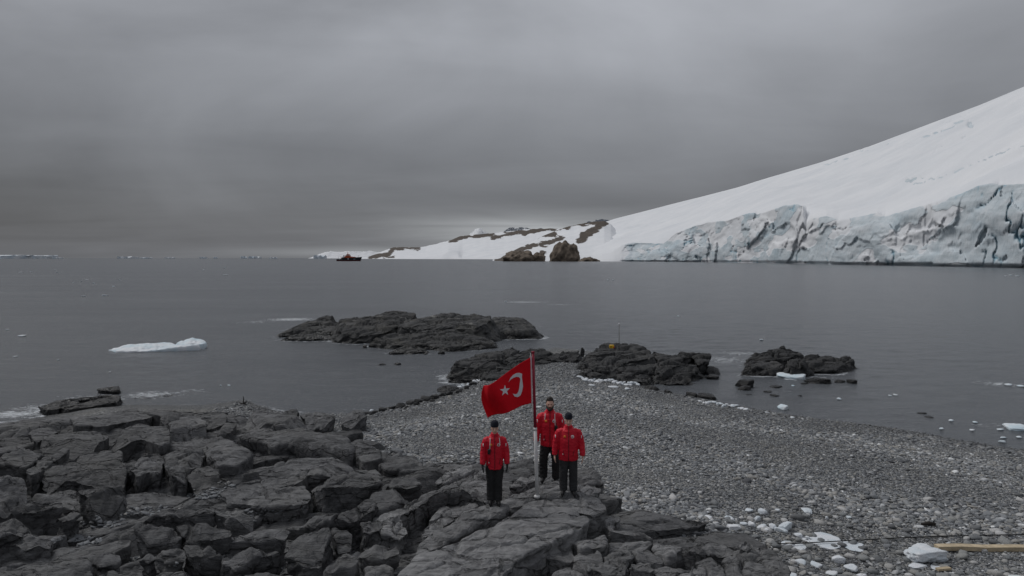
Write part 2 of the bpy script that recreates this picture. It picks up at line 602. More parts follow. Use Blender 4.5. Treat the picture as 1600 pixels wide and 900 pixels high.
def grid_faces(nr, nc, wrap=False):
    r = np.arange(nr - 1)[:, None]
    c = np.arange(nc if wrap else nc - 1)[None, :]
    c2 = (c + 1) % nc
    return np.stack([r * nc + c, r * nc + c2, (r + 1) * nc + c2, (r + 1) * nc + c], -1).reshape(-1, 4)


shore = put('shore_ground', np.stack([GX.ravel(), GY.ravel(), GZ], 1), grid_faces(len(gy_), len(gx_)), M['ground'], center=False)
tag(shore, 'grey shingle beach spit running out to the dark rocks', kind='structure')


def gz1(x, y):
    i = (np.asarray(x) - gx_[0]) / 0.2
    j = (np.asarray(y) - gy_[0]) / 0.2
    i = np.clip(i, 0, len(gx_) - 1.01)
    j = np.clip(j, 0, len(gy_) - 1.01)
    i0, j0 = i.astype(int), j.astype(int)
    fx, fy = i - i0, j - j0
    Z = GZ.reshape(len(gy_), len(gx_))
    return (Z[j0, i0] * (1 - fx) * (1 - fy) + Z[j0, i0 + 1] * fx * (1 - fy) + Z[j0 + 1, i0] * (1 - fx) * fy + Z[j0 + 1, i0 + 1] * fx * fy)


# ------------------------------------------------------------------ sea
xs = np.concatenate([-np.geomspace(60000, 66, 26), np.arange(-62, 62.01, 0.31), np.geomspace(66, 60000, 26)])
ys = np.concatenate([np.array([-400, -120, -40, -10, 4, 12]), np.arange(17, 110, 0.27), np.geomspace(112, 90000, 40)])
SX, SY = np.meshgrid(xs, ys)
sx, sy = SX.ravel(), SY.ravel()
q = np.stack([sx, sy, np.zeros_like(sx)], 1)
amp = np.clip((62 - np.abs(sx)) / 15, 0, 1) * np.clip((110 - sy) / 60, 0, 1) * np.clip((sy - 15) / 5, 0, 1)
sz = amp * (0.045 * fbm(q * np.array([.35, .8, 1]), 2, 21) + 0.022 * perlin(q * np.array([1.1, 2.2, 1]), 31))
FOAM = [(455, 499, 50, 3, .9), (400, 503, 40, 3, .6), (470, 516, 40, 4, .7), (600, 543, 45, 2, .5), (80, 637, 70, 6, .9),
        (20, 647, 60, 6, .9), (150, 622, 70, 5, .8), (240, 617, 60, 5, .85), (300, 611, 40, 3, .6), (1130, 562, 50, 8, .7),
        (1160, 552, 50, 5, .7), (1180, 575, 40, 6, .5), (1290, 590, 50, 4, .5), (820, 472, 50, 2, .75), (875, 476, 30, 2, .6),
        (1560, 600, 40, 4, .75), (1590, 668, 40, 8, .6), (1540, 665, 30, 4, .55), (830, 510, 25, 4, .5), (790, 540, 40, 4, .4),
        (690, 580, 40, 6, .45), (1230, 612, 50, 5, .4), (560, 640, 60, 3, .45), (1400, 668, 120, 4, .35)]
foam = np.zeros(len(sx))
for (px, py, rx, ry, s) in FOAM:
    c = at(px, py)
    ex = abs(at(px + rx, py)[0] - c[0])
    ey = abs(at(px, py - ry)[1] - at(px, py + ry)[1]) / 2 + 0.3
    foam = np.maximum(foam, s * np.exp(-(((sx - c[0]) / ex) ** 2 + ((sy - c[1]) / ey) ** 2)))
sea = put('sea', np.stack([sx, sy, sz], 1), grid_faces(len(ys), len(xs)), M['sea'], center=False)
tag(sea, 'dark grey rippled sea reaching to the horizon', kind='structure')

# ------------------------------------------------------------------ glacier and coast
def azimuth_surface(name, xs_, foot, top, sky_, dw, mat, n_cliff, n_slope, depth_k, back=0.02, mask=None, face_amp=10.0,
                    slope_amp=4.0, seed=1, smooth=75):
    """land seen across the water: foot on the sea, a face up to its edge, a slope rising behind it to the skyline"""
    rows, bare = [], []
    az = (xs_ - 800) / FPX
    ztop = (HOR - top) / FPX * dw * 1.03 + HC
    ztop = np.maximum(ztop, 0.5)
    ds = dw * depth_k
    zs = np.maximum((HOR - sky_) / FPX * ds + HC, ztop + 1)

    kk = np.exp(-np.linspace(-2.2, 2.2, 2 * smooth + 1) ** 2)
    zsm = np.convolve(np.pad(ztop, smooth, mode='edge'), kk / kk.sum(), 'valid')
    zsm = np.minimum(zsm, zs - 1)

    def row(d, z, b):
        rows.append(np.stack([az * d, d, z], 1))
        bare.append(b)
    for k in range(n_cliff):
        t = k / (n_cliff - 1)
        d = dw * (1 + 0.03 * t ** 1.3)
        z = -3 + (ztop + 3) * t
        row(d, z, np.full(len(xs_), 1.0 if k < n_cliff - 1 else 0.25))
    for k in range(1, n_slope + 1):
        t = (k / n_slope) ** 1.25
        d = dw * 1.03 + (ds - dw * 1.03) * t
        z = zsm + (zs - zsm) * (t * 0.97 + 0.03 * math.sin(t * math.pi / 2)) + (ztop - zsm) * math.exp(-t * 38)
        row(d, z, np.zeros(len(xs_)))
    for k in range(1, 7):
        d = ds * (1 + 0.12 * k)
        row(d, zs * (1 + back * k - 0.012 * k * k), np.zeros(len(xs_)))
    V = np.concatenate(rows)
    B = np.concatenate(bare)
    nr, nc = len(rows), len(xs_)
    R = np.repeat(np.arange(nr), nc)
    C = np.tile(np.arange(nc), nr)
    return V, B, R, C, nr, nc, n_cliff, az, ztop


gxs = np.concatenate([np.arange(880, 1640, 1.5), np.arange(1640, 2300, 8)])
foot_y = np.interp(gxs, [880, 905, 990, 1100, 1200, 1300, 1400, 1500, 1600, 1800, 2300], [408.2, 408.3, 408.6, 409.6, 411.5, 413.4, 415, 417, 419, 423, 430])
dw = HC * FPX / (foot_y - HOR)
edge_y = np.interp(gxs, [880, 905, 930, 955, 972, 986, 1008, 1036, 1046, 1054, 1080, 1107, 1135, 1162, 1178, 1182, 1204, 1226, 1246, 1252, 1256, 1258, 1272, 1290, 1300,
                         1309, 1330, 1369, 1374, 1381, 1414, 1436, 1455, 1500, 1524, 1548, 1556, 1600, 1700, 2300],
                   [405, 404, 401, 394, 383, 379, 380, 381, 373, 365, 355, 347, 345, 335, 332, 336, 328, 321, 320, 322, 336, 345, 341, 338, 341,
                    345, 341, 333, 336, 339, 329, 323, 317, 303, 291, 287, 290, 288, 280, 250])
edge_y = edge_y + 1.2 * perlin(np.stack([gxs * 0.11, gxs * 0, gxs * 0], 1), 4) + 0.7 * perlin(np.stack([gxs * 0.4, gxs * 0, gxs * 0], 1), 6)
sky_y = np.interp(gxs, [880, 905, 930, 960, 1000, 1050, 1100, 1150, 1200, 1280, 1360, 1440, 1520, 1600, 1800, 2300], [372, 362, 352, 342, 332, 319, 306.5, 293.5, 278, 254.5, 228, 198, 168, 135, 45, -150])
V, B, R, C, nr, nc, ncl, az, ztop = azimuth_surface('glacier', gxs, foot_y, edge_y, sky_y, dw, None, 46, 130, 2.1)
# broken ice face: push in and out along the line of sight, more where the cliff is high
face = (R < ncl)
tt = np.clip(R / (ncl - 1), 0, 1)
hgt = np.clip(ztop[C] / 45.0, 0.03, 1.3)
fade = np.where(face, np.sin(np.clip(tt, 0, 1) * math.pi) ** 0.6 * 0.9 + 0.1, np.exp(-(R - ncl + 1) / 5.) * 0.1)
cliffness = np.clip((C / 1.0 - 58) / 14, 0.0, 1)
pc = V * np.array([1 / 30., 1 / 70., 1 / 44.])
pc[:, 0] += pc[:, 2] * 0.35
e, cv = cells(pc + 0.35 * np.stack([fbm(V / 30., 3, 3), fbm(V / 30., 3, 4), fbm(V / 30., 3, 5)], 1), 3)
e2, cv2 = cells(V * np.array([1 / 9., 1 / 22., 1 / 8.]) + 0.4 * fbm(V / 12., 3, 8)[:, None], 5)
big = fbm(V * np.array([1 / 70., 1 / 120., 1 / 60.]), 4, 11)
rid = 1 - np.abs(perlin(V * np.array([1 / 22., 1 / 50., 1 / 40.]), 13)) * 2
e3, cv3 = cells(V * np.array([1 / 5., 1 / 12., 1 / 4.]) + 0.3 * fbm(V / 8., 2, 9)[:, None], 6)
e4, cv4 = cells(V * np.array([1 / 62., 1 / 120., 1 / 80.]) + .3 * fbm(V / 60., 2, 19)[:, None], 7)
ev, _ = cells(V * np.array([1 / 17., 1 / 40., 1 / 85.]) + .55 * np.stack([fbm(V / 26., 3, 23), fbm(V / 26., 3, 24), fbm(V / 40., 3, 25)], 1), 9)
crv = np.exp(-(ev / .045) ** 2) * np.clip(fbm(V / 38., 3, 27) * 2.6 - .10, 0, 1) * face
push = (5.0 * crv + 11 * big + 13 * (cv4 - .5) + 6.0 * (cv - .5) + 1.5 * (cv2 - .5) + .5 * (cv3 - .5)) * fade * hgt * cliffness
notch = np.where(face & (V[:, 2] < 2.2), 7.0, 0.0) * cliffness
push = push + notch
V[:, 1] += push * 1.0
V[:, 0] += push * az[C]
# rolling snow on the slope
sl = np.where(face, 0, np.clip((R - ncl) / 22., 0, 1) * (1 - np.clip((R - ncl) / 130., 0, 1) ** 5))
V[:, 2] += sl * (10.0 * fbm(V * np.array([1 / 190., 1 / 190., 0]), 3, 41) + 2.6 * fbm(V * np.array([1 / 60., 1 / 28., 0]), 3, 42))
# drifts of snow lying on ledges of the face
dr = fbm(V * np.array([1 / 45., 1 / 80., 1 / 32.]), 4, 55)
B = np.where(face, np.clip(0.95 - 1.6 * np.clip(dr - 0.02, 0, 1) * 2.4, 0, 1) * np.clip(cliffness * 1.4, 0.0, 1), B)
BLUE = crv * np.clip(cliffness, 0, 1) + .22 * np.clip(fbm(V * np.array([1 / 60., 1 / 90., 1 / 50.]), 3, 81) * 2 - .2, 0, 1) * face
# a few crevasses on the snow


WOB = 3.0 * fbm(np.stack([(az[C] * FPX) * .09, V[:, 1] * 0, V[:, 2] * .02], 1), 3, 51)
WOB2 = fbm(np.stack([(az[C] * FPX) * .13, V[:, 1] * .02, V[:, 2] * .05], 1), 3, 57)


def near_line(px0, py0, px1, py1, wpx):
    pxs = az[C] * FPX + 800
    dd = V[:, 1]
    pys = HOR - (V[:, 2] - HC) / dd * FPX
    ax, ay = px1 - px0, py1 - py0
    L2 = ax * ax + ay * ay
    t = np.clip(((pxs - px0) * ax + (pys - py0) * ay) / L2, 0, 1)
    d = np.hypot((pxs - px0 - t * ax) * .6, (pys + WOB - py0 - t * ay) * 1.25)
    return np.clip(1 - d / wpx, 0, 1) * np.clip(.75 + 1.6 * WOB2, 0, 1)


for (l, s) in (((1440, 214, 1462, 207, 5), .9), ((1462, 207, 1490, 196, 3.5), .7), ((1488, 194, 1506, 188, 5), 1.0), ((1506, 190, 1509, 197, 6), 1.2), ((1416, 282, 1423, 280, 6), 1.1),
               ((1423, 280, 1448, 273, 3.2), .8), ((1425, 288, 1480, 272, 4), .7), ((1480, 272, 1512, 258, 4.5), .75), ((1525, 252, 1575, 233, 4.5), .7), ((1575, 233, 1620, 222, 3.5), .6),
               ((1286, 258, 1320, 247, 3.2), .8), ((1330, 242, 1362, 230, 3), .6), ((1380, 226, 1384, 223, 4), .8), ((1462, 196, 1512, 178, 2.6), .55), ((1450, 243, 1470, 226, 3), .5), ((1498, 218, 1503, 213, 3.5), .6)):
    k = near_line(*l) * s * (~face)
    V[:, 2] -= 2.2 * k * V[:, 1] / 900
    B = np.maximum(B, np.clip(k * 1.25, 0, 1))
gf = grid_faces(nr, nc)
glacier = put('glacier', V, gf, M['glacier'], center=False)
a_ = glacier.data.attributes.new('bare', 'FLOAT', 'POINT')
a_.data.foreach_set('value', B.astype(np.float32))
a_ = glacier.data.attributes.new('blue', 'FLOAT', 'POINT')
a_.data.foreach_set('value', np.clip(BLUE, 0, 1).astype(np.float32))
tag(glacier, 'white glacier slope ending in a broken blue grey ice cliff', kind='structure')

# snowy coast with brown ridges left of the glacier
def coast_land(x0, x1, dx_, dw_t, edge_t, sky_t, strokes, label, seed, kd):
    cxs = np.arange(x0, x1, dx_)
    cdw = np.interp(cxs, *zip(*dw_t))
    cedge = np.interp(cxs, *zip(*edge_t))
    csky = np.interp(cxs, *zip(*sky_t)) + 0.7 * perlin(np.stack([cxs * 0.13, cxs * 0, cxs * 0], 1), seed)
    cedge = np.minimum(np.maximum(cedge, csky + .4), 404.5 if seed == 14 else 409)
    V, B, R, C, nr, nc, ncl, az, ztop = azimuth_surface('coast', cxs, None, cedge, csky, cdw, None, 10, 60, kd, back=-0.05, smooth=9)
    pxs = az[C] * FPX + 800
    pys = HOR - (V[:, 2] - HC) / V[:, 1] * FPX
    V[:, 2] += np.clip((R - ncl) / 8, 0, 1) * 4 * fbm(V * np.array([1 / 130., 1 / 260., 0]), 3, 61)
    B[:] = 0.0
    jit = 3.2 * fbm(np.stack([pxs * .07, pys * .25, 0 * pxs], 1), 4, 71)
    for pts, wd in strokes:
        for (xa, ya), (xb, yb) in zip(pts[:-1], pts[1:]):
            ax, ay = xb - xa, yb - ya
            t = np.clip(((pxs - xa) * ax + (pys - ya) * ay) / (ax * ax + ay * ay), 0, 1)
            d = np.hypot((pxs - xa - t * ax) * 0.55, pys + jit - ya - t * ay)
            B = np.maximum(B, np.clip(1.1 - .75 * d / wd, 0, 1))
    o = put('snowy_coast', V, grid_faces(nr, nc), M['coast'], center=False)
    a_ = o.data.attributes.new('bare', 'FLOAT', 'POINT')
    a_.data.foreach_set('value', B.astype(np.float32))
    tag(o, label, kind='structure')


coast_land(556, 900, 1.0, [(556, 6200), (640, 5000), (780, 4200), (900, 3600)],
           [(556, 402.5), (600, 401.5), (640, 402), (690, 398), (700, 393), (716, 397), (722, 402), (760, 400), (900, 400)],
           [(556, 403), (575, 401.5), (590, 396), (604, 390.5), (615, 386.5), (630, 386), (650, 386.5), (664, 385.5), (690, 379), (705, 375), (720, 369), (750, 366), (770, 364.5), (800, 361), (830, 358), (860, 357), (880, 358), (900, 362)],
           [([(580, 402), (604, 397), (615, 389), (630, 387), (652, 388)], 4.2), ([(600, 402), (615, 401)], 2.0), ([(706, 377), (722, 371), (750, 368), (768, 366)], 4.0),
            ([(772, 371), (790, 367), (815, 362), (840, 359)], 4.2), ([(818, 366), (848, 359), (872, 357)], 2.6)],
           'far snowy shore with a brown rock ridge along its crest', 14, 1.6)
coast_land(770, 1000, .8, [(770, 1640), (790, 1540), (830, 1500), (900, 1450), (1000, 1400)],
           [(770, 409), (790, 406), (850, 404), (900, 403), (1000, 402)],
           [(770, 408), (782, 404), (795, 395), (812, 386), (835, 376), (852, 368), (880, 357), (905, 351.5), (930, 347), (944, 346), (954, 351), (966, 364), (985, 388), (1000, 404)],
           [([(780, 407), (800, 398), (815, 389), (834, 384)], 6.0), ([(826, 406), (848, 395)], 4.5), ([(828, 372), (845, 369), (866, 366)], 3.4),
            ([(848, 382), (862, 377), (876, 371)], 5.0), ([(862, 360), (900, 352), (944, 346)], 3.6), ([(944, 347), (930, 358), (914, 366), (908, 376)], 6.0), ([(906, 407), (932, 402)], 3.0)],
           'nearer snowy headland with patches of brown rock beside the glacier', 15, 1.5)

# far mountains behind the coast
def mountain(prof, depth, label, bare, seed, mat):
    """a real massif: a ridge line with slopes falling to front and back"""
    xs_ = np.linspace(prof[0][0], prof[-1][0], 80)
    py = np.interp(xs_, [p[0] for p in prof], [p[1] for p in prof])
    zr = np.maximum((HOR - py) / FPX * depth + HC, 0)
    wx = (xs_ - 800) / FPX * depth
    rows, bb = [], []
    for t in np.linspace(-1, 1, 25):
        z = zr * (1 - abs(t) ** 0.9) - 5
        rows.append(np.stack([wx, np.full_like(wx, depth) + t * zr.max() * 2.2, z], 1))
        bb.append(np.full(len(wx), bare))
    V = np.concatenate(rows)
    B = np.concatenate(bb)
    h = zr.max()
    V[:, 2] += 0.10 * h * fbm(V / h * 2.4, 4, seed) * np.clip(V[:, 2] / h * 3, 0, 1)
    B = B + 0.25 * fbm(V / h * 3.0, 4, seed + 3)
    o = put('mountain', V, grid_faces(25, 80), mat)
    a = o.data.attributes.new('bare', 'FLOAT', 'POINT')
    a.data.foreach_set('value', B.astype(np.float32))
    tag(o, label, kind='structure')


mountain([(728, 372), (736, 362), (742, 358.5), (750, 358), (758, 361), (770, 368)], 11000, 'small pointed snowy peak behind the brown ridge', .42, 3, M['mount'])
mountain([(780, 368), (795, 357), (810, 356.5), (830, 357), (850, 356), (862, 362)], 11500, 'dark flat topped peak rising behind the brown ridge', .60, 13, M['mount'])
mountain([(900, 360), (918, 348), (930, 343.5), (945, 344), (958, 344), (970, 352)], 12000, 'dark distant peak peeping over the glacier shoulder', .68, 23, M['mount'])
mountain([(485, 403), (500, 396), (512, 392.5), (530, 393), (548, 392.5), (566, 393), (580, 392), (596, 394), (610, 398), (625, 403)], 15000,
         'far pale snow plateau on the horizon behind the ship', .30, 33, M['mount'])


# ------------------------------------------------------------------ rock building
def resample(P, n):
    P = np.asarray(P, float)
    Q = np.vstack([P, P[:1]])
    L = np.r_[0, np.cumsum(np.hypot(*np.diff(Q[:, :2], axis=0).T))]
    s = np.linspace(0, L[-1], n, endpoint=False)
    return np.stack([np.interp(s, L, Q[:, k]) for k in range(P.shape[1])], 1), L[-1]


def chaikin(P, k=0.18):
    P = np.asarray(P, float)
    N = np.roll(P, -1, 0)
    return np.stack([P * (1 - k) + N * k, P * k + N * (1 - k)], 1).reshape(-1, P.shape[1])


def slab(poly3, base, spacing, seed, r=0.045, bulge=0.04, under=0.12, cell=(1.1, .5, .4), strike=0.5, crack=0.05, block=0.05,
         rough=0.04, max_v=15000, facets=0, fslope=(.3, 1.3)):
    """a rock with the given top outline (n x 3), its sides going down to base(x, y)"""
    P = chaikin(poly3, 0.10)
    _, L = resample(P, 8)
    n = int(np.clip(L / spacing, 22, 300))
    Bd, L = resample(P, n)
    c = Bd.mean(0)
    rad = np.hypot(*(Bd - c)[:, :2].T)
    size = rad.mean()
    r = min(r * 0.7, size * 0.3)
    # ragged outline
    out = (Bd - c)[:, :2] / np.maximum(rad, 1e-6)[:, None]
    jag = 0.09 * size * fbm(np.c_[Bd[:, :2] * (1.6 / size), np.full(n, seed * 1.7)], 4, seed)
    Bd[:, :2] += out * jag[:, None]
    rad = np.maximum(rad + jag, 0.02)
    bz = np.array(base(Bd[:, 0], Bd[:, 1])) - 0.15
    h = np.maximum(Bd[:, 2] - bz, 0.1)
    m = int(np.clip(size / spacing, 4, 55))
    nw = int(np.clip(h.mean() / spacing, 3, 26))
    while n * (m + 4 + nw) > max_v and n > 40:
        n2 = int(n * 0.9)
        idx = np.linspace(0, len(Bd), n2, endpoint=False).astype(int)
        Bd, rad, out, bz, h = Bd[idx], rad[idx], out[idx], bz[idx], h[idx]
        n = n2
        m = max(4, int(m * 0.9))
        nw = max(3, int(nw * 0.9))
    rows, nrm = [], []
    cz = c[2]
    up = np.array([0, 0, 1.])

    def add(inset, drop, wall):
        f = np.clip(1 - inset / rad, 0.0, 3)
        q = np.empty((n, 3))
        q[:, :2] = c[:2] + (Bd[:, :2] - c[:2]) * f[:, None]
        ff = np.clip(f, 0, 1)
        q[:, 2] = cz + (Bd[:, 2] - cz) * ff + bulge * (1 - ff ** 2) - drop
        rows.append(q)
        o3 = np.c_[out, np.zeros(n)]
        nrm.append(o3 * wall + up * (1 - wall))
    for k in range(1, m + 1):
        f = k / (m + 1)
        add(rad - (rad - r) * f, 0, 0.0)
    for a in (0.0, 0.35, 0.7, 1.0):
        ph = a * math.pi / 2
        add(np.minimum(r * (1 - math.sin(ph)), rad * .95), r * (1 - math.cos(ph)), a * 0.9)
    for k in range(1, nw + 1):
        t = k / nw
        add(under * h * t ** 1.3 + 0 * rad, r + (h - r) * t, 1.0)
    V = np.vstack([c + np.array([0, 0, bulge]), np.concatenate(rows)])
    Nn = np.vstack([up, np.concatenate(nrm)])
    if facets:
        rgf = np.random.default_rng(seed * 31 + 7)
        zb = np.r_[bz.mean(), np.tile(bz, len(rows))]
        for _ in range(facets):
            a = rgf.uniform(-math.pi, 0) if rgf.uniform() < .65 else rgf.uniform(0, math.pi)
            dr_ = np.array([math.cos(a), math.sin(a)])
            ext = np.abs((Bd[:, :2] - c[:2]) @ dr_).mean()
            u_ = (V[:, :2] - c[:2]) @ dr_ - rgf.uniform(.15, .75) * ext
            lim = cz + bulge + rgf.uniform(-.02, .05) - rgf.uniform(*fslope) * u_
            V[:, 2] = np.maximum(np.minimum(V[:, 2], np.where(u_ > 0, lim, 99)), zb)
    q = rotz(V, strike)
    q = q + 0.18 * np.stack([fbm(V * 1.1, 3, seed + 5), fbm(V * 1.1, 3, seed + 6), fbm(V * 1.1, 3, seed + 7)], 1)
    e, cv = cells(q / np.array(cell), seed)
    e2, cv2 = cells(q / np.array(cell) * 2.7 + 5.5, seed + 2)
    d = block * (cv - 0.6) * 2 - crack * np.exp(-(e / 0.07) ** 2) + 0.35 * block * (cv2 - .5) - 0.3 * crack * np.exp(-(e2 / 0.09) ** 2)
    d += rough * fbm(V * (0.8 / max(size, .3)), 3, seed + 9) * 2.0 + rough * 0.6 * fbm(V * 3.5, 4, seed + 10)
    V = V + Nn * d[:, None]
    rws = len(rows)
    F = grid_faces(rws, n, True) + 1
    fan = np.stack([np.zeros(n, int), 1 + np.arange(n), 1 + (np.arange(n) + 1) % n], 1)
    tri = np.concatenate([fan, F[:, [0, 2, 1]], F[:, [0, 3, 2]]])
    return V, tri


_ico = {}


def ico(sub):
    if sub not in _ico:
        bm = bmesh.new()
        bmesh.ops.create_icosphere(bm, subdivisions=sub, radius=1)
        V = np.array([v.co[:] for v in bm.verts])
        F = np.array([[v.index for v in f.verts] for f in bm.faces])
        bm.free()
        _ico[sub] = (V, F)
    return _ico[sub]


def boulder(size, seed, sub=3, planes=11, soft=14.0, rough=0.05, rot=0.0, tilt=(0, 0)):
    """stone cut by planes: flat facets, worn edges, uneven skin"""
    rg = np.random.default_rng(seed)
    D, F = ico(sub)
    N = rg.normal(size=(planes, 3))
    N /= np.linalg.norm(N, axis=1)[:, None]
    N = np.vstack([N, [[0, 0, 1], [0, 0, -1], [1, 0, 0], [-1, 0, 0], [0, 1, 0], [0, -1, 0]]])
    dist = np.r_[rg.uniform(0.66, 1.0, planes), rg.uniform(.85, 1.0, 6)]
    dt = D @ N.T
    k = np.where(dt > 0.05, dist / np.maximum(dt, 0.05), 20)
    rr = -np.log(np.exp(-soft * np.minimum(k, 5)).sum(1)) / soft
    V = D * rr[:, None]
    V = V + D * (rough * fbm(V * 2.2 + seed * 3.1, 4, seed % 97))[:, None]
    V = V * np.array(size)
    if tilt != (0, 0):
        ca, sa = math.cos(tilt[0]), math.sin(tilt[0])
        V = V @ np.array([[1, 0, 0], [0, ca, sa], [0, -sa, ca]])
        ca, sa = math.cos(tilt[1]), math.sin(tilt[1])
        V = V @ np.array([[ca, 0, -sa], [0, 1, 0], [sa, 0, ca]])
    return rotz(V, -rot), F


def px_poly(pts, dz=0.0, back=0.0, right=0.0, zf=None):
    """top outline from points of the photograph; height of the top surface in metres"""
    ys_ = [p[1] for p in pts]
    xs_ = [p[0] for p in pts]
    y0, y1 = min(ys_), max(ys_)
    x0, x1 = min(xs_), max(xs_)
    out = []
    for p in pts:
        tb = (y1 - p[1]) / max(y1 - y0, 1) - .5
        tr = (p[0] - x0) / max(x1 - x0, 1) - .5
        z = None
        if zf is not None:
            z = zf + dz + back * tb + right * tr
            q = at(p[0], p[1], z)
        else:
            z = 1.2
            for _ in range(8):
                q = at(p[0], p[1], z)
                z = float(topz(q[1])) + dz + back * tb + right * tr
            q = at(p[0], p[1], z)
        out.append(q)
    return np.array(out)


def centre_px(pts):
    return np.mean(np.array(pts), 0)


# ------------------------------------------------------------------ foreground outcrops
out_left = empty('rock_outcrop', tuple(at(260, 760, 0.9)), 'broad dark outcrop of jumbled broken slabs and blocks beside the shingle', 'rock outcrop')
out_flag = empty('rock_outcrop', tuple(at(800, 830, 1.0)), 'ridge of long tilted dark slabs under the flagpole', 'rock outcrop')
out_low = empty('rock_outcrop', tuple(at(1040, 870, 1.0)), 'low cracked hump of dark rock between flagpole ridge and beach ice', 'rock outcrop')

def bvh_of(geo):
    v_, f_, off = [], [], 0
    for V, F in geo:
        v_.append(V)
        f_.append(F + off)
        off += len(V)
    return BVHTree.FromPolygons(np.concatenate(v_).tolist(), np.concatenate(f_).tolist())


LEFT_GEO = []
FOOT = []          # meshes people and pole stand on
HERO = []          # plan outlines of the large rocks


def hero(parent, pts, dz=0.0, back=0.0, right=0.0, name='slab', base_drop=0.0, spc=0.0028, **kw):
    P = px_poly(pts, dz, back, right)
    dist = P[:, 1].mean()
    kw.setdefault('seed', len(HERO) * 7 + 3)
    V, F = slab(P, lambda x, y: np.minimum(gz1(x, y) - base_drop, P[:, 2].min() - 0.12), max(0.03, dist * spc), **kw)
    HERO.append(P[:, :2])
    o = put(name, V, F, M['rock_warm'] if parent is not out_left else M['rock'], parent)
    if parent is out_flag:
        FOOT.append((V, F))
    if parent is out_left:
        LEFT_GEO.append((V, F))
    return o


ST = 0.53
# flagpole ridge
hero(out_flag, [(620, 897), (647, 868), (700, 846), (755, 823), (800, 800), (833, 780), (852, 779), (890, 792), (930, 806), (912, 820), (890, 836), (850, 851), (820, 866), (788, 893), (772, 935), (700, 945), (630, 925)],
     .27, back=.22, r=.10, bulge=.06, cell=(2.8, .8, .7), strike=ST, crack=.08, block=.018, rough=.035, under=.10)
hero(out_flag, [(643, 866), (655, 847), (690, 822), (722, 801), (758, 786), (780, 783), (797, 788), (795, 797), (742, 822), (712, 841), (664, 864)],
     .30, back=.25, r=.07, cell=(1.4, .5, .5), strike=ST, crack=.07, block=.04, rough=.03)
hero(out_flag, [(780, 785), (800, 772), (830, 760), (860, 751), (885, 752), (900, 760), (888, 772), (862, 776), (838, 779), (800, 793)],
     .36, back=.05, r=.08, cell=(1.3, .6, .5), strike=ST, crack=.06, block=.03)
hero(out_flag, [(836, 779), (862, 774), (895, 768), (925, 773), (946, 784), (952, 795), (930, 803), (890, 795), (850, 786)],
     .33, back=.06, r=.07, cell=(.9, .5, .4), strike=ST, crack=.06, block=.04)
hero(out_flag, [(900, 759), (925, 753), (941, 760), (939, 768), (915, 773)], .20, r=.06, name='block')
hero(out_flag, [(893, 745), (932, 733), (946, 755), (925, 757), (905, 757)], .02, back=.25, r=.04, name='block')
hero(out_flag, [(793, 762), (815, 744), (836, 738), (842, 748), (820, 758)], .18, back=.1, r=.06, name='block')
hero(out_flag, [(677, 752), (708, 731), (735, 721), (744, 731), (720, 742), (694, 757)], .0, back=.2, r=.07, name='block')
hero(out_flag, [(605, 799), (632, 787), (672, 770), (720, 745), (750, 733), (768, 738), (775, 760), (765, 782), (745, 772), (712, 768), (676, 778), (640, 795), (618, 806)],
     .26, back=.22, r=.06, cell=(.55, .6, 1.4), strike=ST, crack=.10, block=.06, under=.05, rough=.03)
hero(out_flag, [(680, 800), (700, 782), (740, 775), (765, 785), (730, 800), (690, 822), (660, 838), (655, 828)], .02, back=.1, r=.08, cell=(.8, .5, .7), strike=ST)
hero(out_flag, [(577, 806), (602, 799), (625, 806), (640, 830), (622, 842), (590, 832)], .05, back=.1, r=.07, cell=(.4, .5, .9), crack=.09, strike=ST, name='block')
# cracked hump to the right of the ridge
HUMP = [(872, 866), (900, 838), (925, 814), (970, 806), (1000, 824), (1020, 832), (1042, 848), (1068, 856), (1080, 880), (1090, 930), (1000, 960), (880, 950), (830, 905)]
hero(out_low, [(1064, 856), (1090, 845), (1130, 846), (1155, 850), (1163, 862), (1130, 868), (1085, 864)], .10, back=.05, r=.06, name='block', cell=(.5, .4, .4))
hero(out_low, [(1062, 895), (1085, 874), (1112, 866), (1134, 884), (1138, 915), (1090, 935), (1060, 925)], .12, back=.1, r=.10, name='block', cell=(.5, .45, .4), crack=.06)
hero(out_low, [(1152, 846), (1166, 839), (1179, 852), (1168, 860), (1156, 858)], .28, back=.1, r=.03, name='block')
hero(out_low, [(1130, 872), (1160, 858), (1212, 862), (1236, 884), (1244, 915), (1190, 930), (1140, 915)], .08, back=.12, r=.10, name='block', cell=(.5, .4, .6), crack=.07, block=.05)
hero(out_low, [(1174, 852), (1188, 850), (1198, 858), (1186, 864)], .05, r=.04, name='block')

